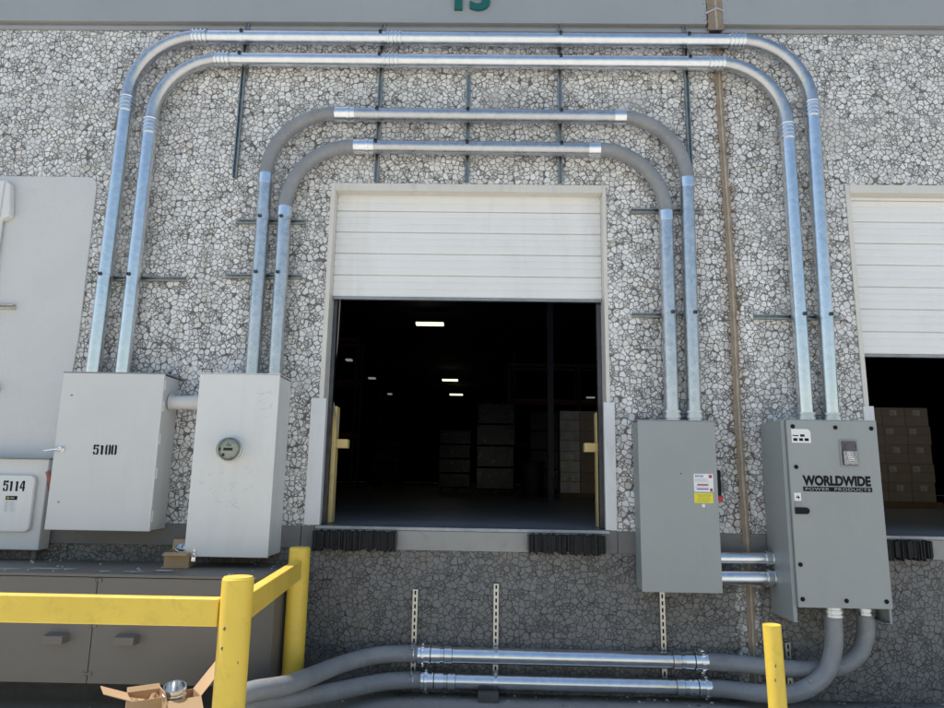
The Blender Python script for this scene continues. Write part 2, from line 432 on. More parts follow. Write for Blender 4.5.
# fascia above the wall
HT = 6.8
pieces('fascia', [(x0, x1, -.060, .2, 5.998, HT) for x0, x1 in ((-XW,2.245),(2.40,XW))], M['fascia'], W, .006)
pieces('fascia_lip', [(x0, x1, -.022, .2, 5.932, 5.972) for x0, x1 in ((-XW,2.275),(2.395,XW))], M['fascia'], W, .003)
fe = MB(); fe.box(-XW,XW,-.012,.19,5.9715,5.9975); fe.build('fascia_shadow_edge', M['fascia_edge'], W)  # recessed strip coloured dark brown; the shadow line is put into its colour
# brown joint between the panels, uneven edges, with a paler bead down its middle
def ragged(z0, z1, x_at, w, y, n, jit, mi, mb, depth=.02):
    L = []; Rr = []
    for i in range(n+1):
        z = z0+(z1-z0)*i/n; xc = x_at(z)
        L.append((xc-w/2+random.uniform(-jit,jit), z)); Rr.append((xc+w/2+random.uniform(-jit,jit), z))
    for i in range(n):
        a,b_,c,dd = L[i],Rr[i],Rr[i+1],L[i+1]
        mb.quad((a[0],y,a[1]),(b_[0],y,b_[1]),(c[0],y,c[1]),(dd[0],y,dd[1]), mi)
        mb.quad((a[0],y+depth,a[1]),(a[0],y,a[1]),(dd[0],y,dd[1]),(dd[0],y+depth,dd[1]), mi)
        mb.quad((b_[0],y,b_[1]),(b_[0],y+depth,b_[1]),(c[0],y+depth,c[1]),(c[0],y,c[1]), mi)
xj = lambda z: 2.366-.004*(z-2)+.006*math.sin(z*2.1)
js = MB(); ragged(0, 5.93, xj, .064, -.006, 170, .009, 0, js, .008)
ragged(0, 5.93, lambda z: xj(z)+.006, .016, -.009, 150, .003, 1, js, .004)
ragged(5.94, HT, lambda z: 2.33, .15, -.052, 40, .010, 0, js, .06)
ragged(5.94, HT, lambda z: 2.335, .022, -.058, 40, .004, 1, js, .007)
js.build('joint_sealant', [M['caulk'], M['caulk_light']], W)
# torn tape over the sealant on the fascia
tp = MB(); tp.quad((2.235,-.063,6.10),(2.345,-.0635,6.155),(2.345,-.0635,6.175),(2.235,-.063,6.12)); tp.quad((2.345,-.0635,6.155),(2.41,-.063,6.125),(2.41,-.063,6.14),(2.345,-.0635,6.175))
tp.build('tape_strip', M['greyprint'], W)
for i in range(14):
    x = 2.33+random.choice((-1,1))*random.uniform(.075,.13); z = random.uniform(6.0,6.25); s_ = random.uniform(.004,.014)
    ch = MB(); ch.add([(x-s_,-.0615,z),(x+s_*.4,-.0615,z-s_*.7),(x+s_,-.0615,z+s_*.3),(x,-.0615,z+s_)], [(0,1,2,3)]).build('paint_chip', M['fascia_edge'], W)

# dock number
num = MB(); text_into(num, '15', -.165, .178, 6.118, 6.42, -.0605, .028, .04)
num.build('dock_number', M['teal'], W)
# smooth rendered panel on the left
st = MB(); pts = [(-7.5,1.60),(-3.492,1.60),(-3.486,1.80),(-3.462,2.59),(-3.446,2.88)]
pts += [(-3.452+.0*i, 2.88) for i in range(0)] + [(-3.452,4.30),(-3.462,4.36),(-3.49,4.395),(-3.55,4.408),(-7.5,4.405)]
st.prism(pts, -.016, .05)
st.build('stucco_panel', M['stucco'], W, .006)
# door frames
def dock_frame(L, Rr, top, inner_top, plates):
    jl, jr = pieces('door_jamb', [(L-.035, L+.006, -.012, .24, 1.294, top), (Rr-.004, Rr+.030, -.012, .24, 1.294, top)], M['frame'], W, .003)
    pieces('door_head', [(L+.0065, Rr-.0045, -.012, .24, inner_top, top)], M['frame'], W, .003)
    for j, (x0, x1) in zip((jl, jr), plates): pieces('jamb_plate', [(x0, x1, -.020, .02, 1.296, 2.37)], M['plate'], j, .002)
dock_frame(L1, R1, 4.372, 4.30, ((-1.335,-1.203),(1.203,1.298)))
dock_frame(L2, R2, 4.402, 4.325, ((3.425,3.515),(5.94,6.03)))
def dock_door(L, Rr, zb, zt, rib):
    prof = []
    z = zb; y = .115
    n = int((zt-zb)/rib)+1
    for i in range(n):
        z0 = zb+i*rib
        prof += [(z0,y),(z0+rib*.06,y-.010),(z0+rib*.30,y-.010),(z0+rib*.315,y-.001),(z0+rib*.36,y-.001),(z0+rib*.38,y-.010),
                 (z0+rib*.62,y-.010),(z0+rib*.635,y-.001),(z0+rib*.68,y-.001),(z0+rib*.70,y-.010),(z0+rib*.92,y-.012),(z0+rib*.925,y+.014),(z0+rib*.985,y+.014)]
    prof = [(min(zz,zt), yy) for zz, yy in prof]+[(zt,y)]
    mb = MB(); vs = []
    for zz, yy in prof: vs += [(L,yy,zz),(Rr,yy,zz)]
    mb.add(vs, [(2*i,2*i+1,2*i+3,2*i+2) for i in range(len(prof)-1)])
    vs2 = [(x, .155, zz) for zz in (zb,zt) for x in (L,Rr)]
    mb.add(vs2, [(1,0,2,3)])
    mb.quad((L,.115,zb),(L,.155,zb),(Rr,.155,zb),(Rr,.115,zb))
    o = mb.build('dock_door', M['door'], W)
    bs = MB(); bs.box(L+.002,Rr-.002,.108,.15,zb-.028,zb-.002); bs.build('bottom_seal', M['steel_edge'], o, .004)
    return o
dock_door(L1+.008, R1-.006, 3.325, 4.34, .207)
dock_door(L2+.008, R2-.006, 2.855, 4.36, .207)
# shell and interior
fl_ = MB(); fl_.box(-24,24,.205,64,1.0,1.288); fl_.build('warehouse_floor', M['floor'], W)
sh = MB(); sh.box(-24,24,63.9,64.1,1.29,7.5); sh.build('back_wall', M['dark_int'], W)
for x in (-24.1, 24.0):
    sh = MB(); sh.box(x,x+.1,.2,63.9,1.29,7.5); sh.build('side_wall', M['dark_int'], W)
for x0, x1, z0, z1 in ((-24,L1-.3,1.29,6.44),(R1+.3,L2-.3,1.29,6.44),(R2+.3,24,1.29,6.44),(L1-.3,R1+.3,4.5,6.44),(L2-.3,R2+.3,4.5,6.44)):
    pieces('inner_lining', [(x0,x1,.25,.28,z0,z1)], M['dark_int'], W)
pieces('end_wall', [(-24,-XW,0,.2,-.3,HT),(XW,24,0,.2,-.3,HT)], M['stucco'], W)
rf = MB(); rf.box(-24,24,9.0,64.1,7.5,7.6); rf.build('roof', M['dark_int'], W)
lr = MB(); lr.add([(-24,.205,6.65),(24,.205,6.65),(24,9.0,7.49),(-24,9.0,7.49),(-24,.205,6.75),(24,.205,6.75),(24,9.0,7.59),(-24,9.0,7.59)],[(0,3,2,1),(4,5,6,7),(0,1,5,4),(1,2,6,5),(2,3,7,6),(3,0,4,7)]); lr.build('sloping_roof', M['roof'], W)
for x, y in ((1.56,8.2),(-6.8,16),(1.56,24),(-6.8,40),(8.5,24),(1.56,40)): pieces('steel_column', [(x-.06,x+.06,y-.06,y+.06,1.29,7.3)], M['rack'], W)
# inside door tracks
pieces('door_track', [(x, x+.04, .17, .24, 1.30, 4.3) for x in (L1+.002, R1-.045, L2+.002, R2-.045)], M['bolt'], W)

# ------------------------------------------------------------------ dock bumpers
def bumper(x0, x1, z0, z1, label):
    root = empty('dock_bumper', ((x0+x1)/2, 0, z0), label, 'dock bumper', 'rubber bumpers below the dock doors')
    mb = MB(); n = 44; w = (x1-x0-.02)/n
    for i in range(n):
        xa = x0+.01+i*w
        mb.box(xa+.0006, xa+w-.0006, -.108+random.uniform(-.018,.014), -.012, z0+random.uniform(-.014,.018), z1-random.uniform(0,.012))
    mb.build('rubber_plies', M['rubber'], root, .0015, 1)
    pieces('end_plate', [(x0,x0+.0095,-.075,-.0125,z0+.02,z1-.01),(x1-.0095,x1,-.075,-.0125,z0+.02,z1-.01)], M['bolt'], root, .001, 1)
bumper(-1.243,-.540,1.105,1.262,'black laminated rubber bumper below the left corner of the middle dock door')
bumper(.546,1.192,1.105,1.262,'black laminated rubber bumper below the right corner of the middle dock door')
bumper(3.20,3.856,1.112,1.262,'black laminated rubber bumper below the right-hand dock door, behind the large grey cabinet')

# ------------------------------------------------------------------ track guards inside the middle door
def guard(x, s, zt, label):
    root = empty('track_guard', (x,.32,ZF), label, 'track guard', 'yellow guards beside the middle dock door')
    p = MB(); p.box(x-.05,x+.05,.27,.40,1.293,zt); p.build('post', M['cream_yellow'], root, .012)
    q = MB(); a, b_ = sorted((x+s*.051, x+s*.155)); q.box(a,b_,.285,.385,1.955,2.035); q.build('stop_block', M['cream_yellow'], root, .006)
guard(-1.215, 1, 2.335, 'faded yellow guard post inside the left edge of the middle dock door')
guard(1.235, -1, 2.315, 'faded yellow guard post inside the right edge of the middle dock door')
cd = MB(); cd.sweep(catmull([(-1.19,.26,3.36),(-1.195,.26,2.9),(-1.215,.255,2.6),(-1.205,.25,2.40),(-1.16,.25,2.20),(-1.15,.25,2.12)], 8), .006, 8)
tag(cd.build('pull_cord', M['cord']), 'thin grey pull cord hanging inside the left edge of the middle dock door', 'cord')

# ------------------------------------------------------------------ conduits
PR = .0615; PY = -.105
def ridged_coupling(p, axis, L=.15):
    mb = MB(); r = PR+.003; prof = [(-L/2,PR-.001),(-L/2,r+.003)]
    n = 4
    for i in range(n):
        t = -L/2+.018+(L-.036)*i/(n-1)
        prof += [(t-.011,r),(t-.008,r+.011),(t+.004,r+.011),(t+.009,r)]
    prof += [(L/2,r+.003),(L/2,PR-.001)]
    return mb.lathe(p, axis, prof, 28)
def plain_coupling(p, axis, L=.10, ring=False):
    mb = MB(); r = PR+.006
    prof = [(-L/2,PR-.001),(-L/2,r),(L/2,r),(L/2,PR-.001)]
    mb.lathe(p, axis, prof, 28)
    if ring:
        ax = Vector(axis).normalized(); q = Vector(p)+ax*(L*.5+.006)
        mb.lathe(q, axis, [(-.004,r),(-.004,r+.009),(.022,r+.009),(.022,PR-.001)], 28)
        mb.lathe(q, axis, [(.024,PR),(.024,r+.002),(.07,r+.002),(.07,PR-.001)], 28)
    return mb
def hub(p, axis, L=.10, big=.012):
    mb = MB(); r = PR+.006
    prof = [(0,PR),(0,r+.004),(L*.35,r+.004),(L*.36,r+big),(L*.62,r+big),(L*.63,r+.004),(L-.018,r+.004),(L-.018,r+big),(L,r+big),(L,PR-.001)]
    return mb.lathe(p, axis, prof, 28)
def strap(p, axis, ear=(0,-1,.6)):
    """thin band round the pipe with a bolted ear"""
    ax = Vector(axis).normalized(); p = Vector(p); mb = MB(); w = .030; r = PR+.0028
    mb.lathe(p, ax, [(-w/2,PR-.001),(-w/2,r),(w/2,r),(w/2,PR-.001)], 28, 0)
    e = Vector(ear); e = (e-ax*e.dot(ax)).normalized(); t = ax.cross(e)
    Mx = Matrix((( ax.x,t.x,e.x,p.x),(ax.y,t.y,e.y,p.y),(ax.z,t.z,e.z,p.z),(0,0,0,1)))
    for s_ in (-1,1): mb.box(-w/2,w/2,s_*.008-.002,s_*.008+.002,PR+.001,PR+.020,1,Mx)
    mb.lathe(p+e*(PR+.011)-t*.018, t, [(0,0),(0,.012),(.009,.012),(.009,.0065),(.034,.0065),(.034,0)], 8, 1)
    return mb
def hshift(z): return z
def run(name, label, XL, XR, ztop, r, zbl, zbr, XRb, XLb, elbow_mat, vert_mat, horiz_mat, kind, hcoup, straps_h, straps_l, straps_r, hubs):
    root = empty(name, (XL, PY, zbl), label, 'conduit', 'steel conduits arched over the middle dock door')
    Y = PY
    zl = ztop-r
    def pv(mb, nm, mt): return mb.build(nm, mt, root)
    pv(MB().sweep([(XLb,Y,zbl),(XL,Y,zl)], PR), 'vertical_pipe', vert_mat)
    pv(MB().sweep(arc(XL+r, zl, r, 180, 90, Y, 26), PR), 'elbow', elbow_mat)
    pv(MB().sweep([(XL+r,Y,ztop),(XR-r,Y,ztop-.010)], PR), 'top_pipe', horiz_mat)
    pv(MB().sweep(arc(XR-r, zl-.010, r, 90, 0, Y, 26), PR), 'elbow', elbow_mat)
    pv(MB().sweep([(XRb,Y,zbr),(XR,Y,zl-.010)], PR), 'vertical_pipe', vert_mat)
    vL = (Vector((XL,Y,zl))-Vector((XLb,Y,zbl))).normalized(); vR = (Vector((XR,Y,zl))-Vector((XRb,Y,zbr))).normalized()
    for (x, k_) in hcoup:
        p = (x,Y,ztop-.010*(x-XL-r)/(XR-XL-2*r)); ax = (1 if k_ >= 0 else -1,0,0)
        pv(ridged_coupling(p, ax) if kind == 'ridge' else plain_coupling(p, ax, .105, abs(k_) == 2), 'coupling', M['zinc'] if kind != 'ridge' else M['galv'])
    for (X, v) in ((XL, vL), (XR, vR)):
        p = Vector((X,Y,zl-.01))-v*(.07 if kind == 'ridge' else .045)
        pv(ridged_coupling(p, v) if kind == 'ridge' else plain_coupling(p, v, .09), 'coupling', M['zinc'] if kind != 'ridge' else M['galv'])
    for x in straps_h: pv(strap((x,Y,ztop-.010*(x-XL-r)/(XR-XL-2*r)), (1,0,0), (0,-1,.42)), 'strap', [horiz_mat, M['bolt']])
    for z in straps_l:
        t = (z-zbl)/(zl-zbl); pv(strap((XLb+(XL-XLb)*t,Y,z), (0,0,1), (-.10,-1,0)), 'strap', [vert_mat, M['bolt']])
    for z in straps_r:
        t = (z-zbr)/(zl-zbr); pv(strap((XRb+(XR-XRb)*t,Y,z), (0,0,1), (.30,-1,0)), 'strap', [vert_mat, M['bolt']])
    if hubs: pv(hub((XRb,Y,zbr+.004), vR), 'hub_fitting', M['galv_rough'])
    return root
V1, V2, V3, V4, V5 = -2.168, -.852, -.015, .842, 2.038
run('conduit_run', 'outermost steel conduit, highest across the wall, from the 5100 cabinet to the large grey cabinet', -3.208, 3.148, 5.796, .632, 2.515, 2.19, 3.106, -3.226,
    M['galv_elbow'], M['galv'], M['galv'], 'ridge', ((-2.57,1),(-.72,1),(2.49,1)), (V1,V2,V4,V5), (3.425,), (3.143,), True)
run('conduit_run', 'second steel conduit from the top, just inside the outermost one, with steel elbows', -2.962, 2.908, 5.563, .622, 2.515, 2.19, 2.889, -2.968,
    M['galv_elbow'], M['galv'], M['galv'], 'ridge', ((-2.335,1),(-.745,1),(2.29,1)), (V1,V2,V4,V5), (3.425,), (3.143,), True)
run('conduit_run', 'third conduit from the top, with dark grey plastic elbows, from the meter cabinet', -1.848, 1.974, 5.010, .60, 2.51, 2.19, 1.950, -1.838,
    M['pvc'], M['galv_rough'], M['galv_elbow'], 'plain', ((-1.19,2),(1.385,-1)), (V2,V3,V4), (3.98,3.46), (3.145,), True)
run('conduit_run', 'lowest arched conduit, with dark grey plastic elbows, closest above the middle dock door', -1.654, 1.774, 4.687, .595, 2.51, 2.19, 1.763, -1.638,
    M['pvc'], M['galv_rough'], M['galv_elbow'], 'plain', ((-1.00,2),(1.145,-1)), (V2,V3,V4), (3.98,3.46), (3.145,), True)

# ------------------------------------------------------------------ strut channels
def channel_section(mb, length_axis, a, b_, c, w=.041, dep=.040, y0=-.002, lip=.009, th=.003):
    """open-fronted C channel lying on the wall; a..b along the axis, c the centre on the other axis"""
    def bx(p0, p1, y_0, y_1):
        if length_axis == 'z': mb.box(c+p0, c+p1, y_0, y_1, a, b_)
        else: mb.box(a, b_, y_0, y_1, c+p0, c+p1)
    yb = y0; yf = y0-dep; h = w/2
    bx(-h+th, h-th, yb-th, yb); bx(-h, -h+th, yf, yb); bx(h-th, h, yf, yb)
    bx(-h+th, -h+lip, yf, yf+th); bx(h-lip, h-th, yf, yf+th)
def strut(axis, a, b_, c, label, mat_=None, group='steel strut channels fixed to the wall'):
    mb = MB(); channel_section(mb, axis, a, b_, c)
    root = (c,0,a) if axis == 'z' else (a,0,c)
    o = mb.build('strut_channel', mat_ or M['strut'], None, .0008, 1, root)
    return tag(o, label, 'strut channel', group)
strut('z', 4.41, 5.990, V1, 'upright strut channel furthest left, below the second highest conduit')
strut('z', 4.384, 5.990, V2, 'long upright strut channel above the left part of the middle dock door')
strut('z', 4.388, 5.485, V3, 'short upright strut channel above the centre of the middle dock door')
strut('z', 4.386, 5.990, V4, 'long upright strut channel above the right part of the middle dock door')
strut('z', 4.44, 5.990, V5, 'upright strut channel touching the right plastic elbow of the third conduit')
strut('x', -3.357, -2.536, 3.425, 'level strut channel behind the two tall conduits above the 5100 cabinet')
strut('x', -2.124, -1.494, 3.98, 'upper level strut channel left of the middle dock door')
strut('x', -2.181, -1.489, 3.46, 'lower level strut channel left of the middle dock door')
strut('x', 1.489, 2.126, 4.12, 'upper level strut channel right of the middle dock door')
strut('x', 1.467, 2.106, 3.146, 'lower level strut channel right of the middle dock door')
strut('x', 2.539, 3.285, 3.143, 'level strut channel behind the two tall conduits above the large grey cabinet')
o = strut('x', -4.9, -4.046, 3.145, 'level strut channel ending on the smooth stucco panel at far left', M['strut_pale']); o.location.y = -.016
def slotted(x, z0, z1, label, y=-.018, lean=0):
    mb = MB(); w = .041; th = .003; sw = .014; yf = y-.022
    h = w/2
    # front web with real slots
    pitch = .05; n = max(1, int((z1-z0)/pitch)); pitch = (z1-z0)/n
    mb.box(x-h, x-sw/2, yf, yf+th, z0, z1); mb.box(x+sw/2, x+h, yf, yf+th, z0, z1)
    for i in range(n+1):
        a = z0+i*pitch-.0105; mb.box(x-sw/2, x+sw/2, yf, yf+th, max(z0,a), min(z1,a+.021))
    mb.box(x-h, x-h+th, yf+th, -.002, z0, z1); mb.box(x+h-th, x+h, yf+th, -.002, z0, z1)
    mb.box(x-h+th, x+h-th, -.0055, -.002, z0, z1, 1)  # black sheet behind the slots; their inner shade is put into its colour
    o = mb.build('slotted_strut', [M['strut_pale'], M['black']], None, 0, 1, (x,0,z0))
    return tag(o, label, 'slotted strut', 'slotted uprights holding the low conduits')
slotted(-.375, .05, .797, 'slotted pale upright furthest left, holding the plastic bends of the low conduits')
slotted(.290, .07, .853, 'slotted pale upright below the dock door, behind the two low steel conduits')
slotted(1.648, .16, .86, 'slotted pale upright hanging from below the plain grey disconnect box')
slotted(2.645, .0, .44, 'short slotted upright behind the short yellow bollard, beside the conduit bends')

# ------------------------------------------------------------------ low conduits
def low_run(label, z, steel, left, right, hub_pos, straps_x, ctr_y, bottom):
    root = empty('low_conduit', (left[-1][0],left[-1][1],0), label, 'conduit', 'low conduits along the foot of the wall')
    pth = catmull(left, 10)
    MB().sweep(pth, PR+.003).build('plastic_bend', M['pvc'], root)
    MB().sweep([(steel[0],PY-.015,z),(steel[1],PY-.015,z-.006)], PR).build('steel_pipe', M['galv'], root)
    MB().sweep(catmull(right, 12), PR+.003).build('plastic_bend', M['pvc'], root)
    y = PY-.015
    for x, dr in ((steel[0],-1),(steel[1],1)):
        zz = z if dr < 0 else z-.006
        mb = MB(); q = (x-dr*.045,y,zz); ax = (dr,0,0)
        r = PR
        mb.lathe(q, ax, [(0,r),(0,r+.007),(.070,r+.007),(.070,r+.002),(.078,r+.002),(.078,r+.013),(.088,r+.013),(.088,r+.006),(.125,r+.006),(.125,r+.024),(.147,r+.024),(.147,r+.012),(.176,r+.012),(.176,r)], 28, 0)
        mb.lathe(q, ax, [(.0702,r+.0055),(.0778,r+.0055)], 28, 1); mb.lathe(q, ax, [(.1475,r+.014),(.151,r+.014)], 28, 1)
        for k_ in range(10):
            a_ = 2*PI*k_/10; cy_, cz_ = math.cos(a_)*(r+.021), math.sin(a_)*(r+.021)
            mb.box(q[0]+dr*.127-.003, q[0]+dr*.145+.003, q[1]+cy_-.006, q[1]+cy_+.006, q[2]+cz_-.006, q[2]+cz_+.006, 0)
        mb.build('hub_fitting', [M['zinc'], M['bolt']], root)
        b_ = MB(); a = x-dr*.11
        b_.lathe((a-.03,y,zz), (1,0,0), [(0,r),(0,r+.007),(.06,r+.007),(.06,r)], 28)
        for t_ in (a-.034, a+.030): b_.lathe((t_,y,zz), (1,0,0), [(0,r+.0005),(0,r+.004),(.004,r+.004),(.004,r+.0005)], 28, 1)
        b_.build('sleeve', [M['galv'], M['bolt']], root)
    for x, zz, yy in straps_x:
        strap((x,yy,zz), (1,0,0), (0,-1,1.2)).build('strap', [M['zinc'], M['strut_pale']], root)
    return root
zE, zF, Y0 = .314, .1225, PY-.015
r1 = low_run('upper of two low conduits along the wall foot, bending up into the large grey cabinet', zE, (-.20,1.83),
    [(-.27,Y0,zE),(-.45,Y0-.01,zE+.004),(-.66,-.18,.312),(-.89,-.37,.290),(-1.140,-.88,.286),(-1.355,-1.14,.298),(-1.47,-1.24,.22),(-1.53,-1.31,-.05)],
    [(1.90,Y0,.308),(2.2,-.15,.300),(2.5,-.20,.288),(2.72,-.23,.288),(2.93,-.245,.315),(3.08,-.25,.40),(3.15,-.25,.52),(3.172,-.25,.64),(3.172,-.25,.80)], None, ((-.375,zE+.003,Y0-.003),(.290,zE,Y0)), None, None)
hub((3.172,-.25,.788),(0,0,-1),.080).build('hub_fitting', M['galv_rough'], r1)
r2 = low_run('lower low conduit nearest the ground, bending up in front into the large grey cabinet', zF, (-.17,1.85),
    [(-.24,Y0,zF),(-.40,Y0-.01,zF),(-.60,-.21,.125),(-.865,-.46,.133),(-1.150,-.80,.164),(-1.372,-1.05,.200),(-1.50,-1.16,.14),(-1.58,-1.23,-.08)],
    [(1.92,Y0,.114),(2.12,-.16,.112),(2.32,-.27,.120),(2.50,-.34,.140),(2.66,-.355,.20),(2.78,-.36,.30),(2.845,-.36,.45),(2.865,-.36,.60),(2.866,-.36,.80)], None, ((-.375,zF,Y0-.004),(.290,zF,Y0),(2.645,.185,-.352)), None, None)
hub((2.866,-.36,.788),(0,0,-1),.080).build('hub_fitting', M['galv_rough'], r2)
wb = MB(); wb.box(.152,.312,-.245,-.04,.0,.066); tag(wb.build('wood_block', M['old_wood'], None, .004, 2, (.23,-.14,0)), 'small weathered block propping the lower steel conduit off the ground', 'block')

# ------------------------------------------------------------------ cabinets on the left
def digits(mb, s, x0, x1, z0, z1, y, dep=.0015, back=None):
    G = {'5': ([(0,.80,.42,1),(.50,.80,1,1),(0,.50,.30,.80),(.30,.56,.42,.68),(.50,.56,.86,.68),(.68,.14,1,.56),(.0,.14,.30,.30),(0.06,0,.42,.14),(.50,0,.92,.14)], []),
         '1': ([(.25,0,.72,.94)], [[(.05,.78),(.25,.78),(.25,.94),(.16,.86)]]),
         '0': ([(.0,.12,.36,.88),(.64,.12,1,.88),(.08,.88,.40,1),(.60,.88,.92,1),(.08,0,.40,.12),(.60,0,.92,.12)], []),
         '4': ([(.58,0,.92,.26),(.58,.42,.92,1),(.0,.26,.50,.42),(.58,.26,1,.42)], [[(.0,.43),(.26,.43),(.57,.86),(.57,1),(.46,1)]])}
    n = len(s); cw = (x1-x0)/n
    for i, c_ in enumerate(s):
        a = x0+cw*(i+.04); w = cw*.90
        if c_ == '1': a += cw*.08; w *= .85
        for rx0, rz0, rx1, rz1 in G[c_][0]:
            mb.box(a+rx0*w, a+rx1*w, y-dep, y, z0+rz0*(z1-z0), z0+rz1*(z1-z0))
        for poly in G[c_][1]:
            mb.prism([(a+px*w, z0+pz*(z1-z0)) for px, pz in poly], y-dep, y)
    return mb

C1 = empty('electrical_cabinet', (-2.93,-.15,1.24), 'pale grey electrical cabinet stencilled 5100, wider one left of the meter cabinet', 'electrical cabinet')
mb = MB(); mb.box(-3.352,-2.512,-.272,-.004,1.247,2.512); mb.build('body', M['cab'], C1, .006)
mb = MB(); mb.box(-3.36,-2.505,-.300,-.275,1.240,2.520); dr = mb.build('door', M['cab'], C1, .005)
mb = MB(); mb.box(-3.366,-2.50,-.300,-.004,2.521,2.530); mb.build('top_lip', M['cab_lip'], C1, .001, 1)
pieces('hinge', [(-2.5115,-2.4985,-.285,-.262,z-.045,z+.045) for z in (1.36,1.70,1.98,2.25,2.43)], M['cab2'], C1, .003)
mb = digits(MB(), '5100', -3.037, -2.838, 1.845, 1.925, -.3005); mb.build('cabinet_number', M['black'], dr)
mb = MB(); mb.lathe((-3.300,-.30,1.885),(0,-1,0),[(0,.027),(.010,.027),(.014,.020),(.028,.016),(.028,0)],20); mb.sweep([(-3.30,-.322,1.885),(-3.36,-.33,1.878),(-3.425,-.33,1.868)],[.011,.010,.007],10)
mb.build('handle', M['zinc'], dr)
for x, z in ((-3.27,2.33),(-3.27,1.46)): MB().lathe((x,-.2995,z),(0,-1,0),[(0,.009),(.004,.009),(.004,0)],10).build('door_screw', M['cab_lip'], dr)
C2 = empty('meter_cabinet', (-1.85,-.18,1.06), 'taller white cabinet with a round electric meter on its front', 'meter cabinet')
mb = MB(); mb.box(-2.172,-1.522,-.345,-.004,1.066,2.508); mb.build('body', M['cab2'], C2, .006)
mb = MB(); mb.box(-2.18,-1.515,-.370,-.348,1.060,2.517); fr_ = mb.build('front_cover', M['cab2'], C2, .005)
mb = MB(); mb.box(-2.182,-1.513,-.371,-.004,2.518,2.526); mb.build('top_lip', M['cab'], C2, .001, 1)
# scratches on the cover
mb = MB(); rs = random.Random(3)
for i in range(34):
    if i < 12: cx_, cz_ = -1.62+rs.uniform(-.05,.05), 2.27+rs.uniform(-.12,.12)
    else: cx_, cz_ = -1.90+rs.uniform(-.22,.22), 1.60+rs.uniform(-.16,.16)
    a = rs.uniform(-.5,.5)+(.9 if rs.random() < .5 else 0); L_ = rs.uniform(.015,.07); w = .0011
    dx, dz = math.cos(a)*L_/2, math.sin(a)*L_/2; nx, nz = -math.sin(a)*w, math.cos(a)*w
    mb.quad((cx_-dx-nx,-.3705,cz_-dz-nz),(cx_+dx-nx,-.3705,cz_+dz-nz),(cx_+dx+nx,-.3705,cz_+dz+nz),(cx_-dx+nx,-.3705,cz_-dz+nz))
mb.build('scuff_marks', paint('scuff', (.5,.5,.49), .6), fr_)
# the meter
mx_, mz_ = -1.866, 1.902
mt = MB(); mt.lathe((mx_,-.370,mz_),(0,-1,0),[(0,.112),(.012,.110),(.022,.098),(.030,.098)],36); mt = mt.build('meter_socket_ring', M['cab2'], C2)
mb = MB(); mb.lathe((mx_,-.400,mz_),(0,-1,0),[(-.004,.099),(.030,.097),(.034,.090)],36); mtr = mb.build('electric_meter', M['meter_ring'], C2)
mb = MB(); mb.lathe((mx_,-.432,mz_),(0,-1,0),[(0,.092),(0,0)],36); mb.build('meter_dial', M['meter_face'], mtr)
mb = MB(); y = -.4335
mb.box(mx_-.046,mx_+.028,y-.001,y,mz_-.012,mz_+.010); mb.box(mx_-.026,mx_+.018,y-.001,y,mz_+.026,mz_+.032); mb.box(mx_-.016,mx_-.008,y-.001,y,mz_+.048,mz_+.056); mb.box(mx_-.020,mx_+.006,y-.001,y,mz_+.038,mz_+.041)
mb.lathe((mx_-.044,y+.0005,mz_-.046),(0,-1,0),[(0,.013),(.001,.013),(.001,0)],14); mb.box(mx_-.080,mx_-.068,y-.001,y,mz_-.014,mz_+.012)
mb.build('meter_readout', M['black'], mtr)
mb = MB(); mb.lathe((mx_,-.434,mz_),(0,-1,0),[(0,.094),(.030,.092),(.046,.080),(.052,.06),(.054,.03),(.0545,0)],36); mb.build('glass_dome', M['glass'], mtr)
mb = MB(); mb.box(-2.105,-2.088,-.38,-.371,1.075,1.115); mb.sweep([(-2.108,-.378,1.06),(-2.109,-.378,1.075),(-2.096,-.378,1.085),(-2.084,-.378,1.075),(-2.083,-.378,1.06)],.0035,8)
mb.box(-2.114,-2.079,-.388,-.368,1.025,1.058); mb.build('padlock', M['zinc'], C2, .002, 1)
# short connector between the two cabinets
nb = MB(); nb.sweep([(-2.498,-.15,2.300),(-2.1735,-.15,2.300)], .058)
nb.lathe((-2.498,-.15,2.300),(1,0,0),[(0,.058),(0,.072),(.012,.072),(.012,.058)],28); nb.lathe((-2.33,-.15,2.300),(1,0,0),[(0,.058),(0,.0605),(.154,.0605)],28)
tag(nb.build('pipe_nipple', M['cab'], None, 0, 1, (-2.34,-.15,2.30)), 'short pale pipe joining the 5100 cabinet to the meter cabinet', 'pipe')
# safety switch at the far left
C3 = empty('safety_switch', (-3.8,-.1,1.06), 'pale safety switch box stencilled 5114, partly cut off at the left', 'safety switch')
mb = MB(); mb.box(-4.17,-3.475,-.165,-.020,1.063,1.805); mb.build('body', M['cab'], C3, .010)
mb = MB(); mb.box(-4.19,-3.455,-.190,-.022,1.806,1.814); mb.build('top_lip', M['cab_lip'], C3, .001, 1)
def rrect(x0, x1, z0, z1, r, n=6):
    out = []
    for cx_, cz_, a0 in ((x1-r,z0+r,-90),(x1-r,z1-r,0),(x0+r,z1-r,90),(x0+r,z0+r,180)):
        for i in range(n+1):
            a = R(a0+90*i/n); out.append((cx_+r*math.cos(a), cz_+r*math.sin(a)))
    return out
mb = MB(); mb.prism(rrect(-4.10,-3.548,1.208,1.668,.05), -.205, -.1655); cv = mb.build('raised_cover', M['cab2'], C3, .012, 3)
mb = digits(MB(), '5114', -3.808, -3.622, 1.537, 1.622, -.2055); mb.build('switch_number', M['black'], cv)
mb = MB(); mb.box(-3.772,-3.676,-.2065,-.2052,1.466,1.498); pl = mb.build('name_plate', M['black'], cv)
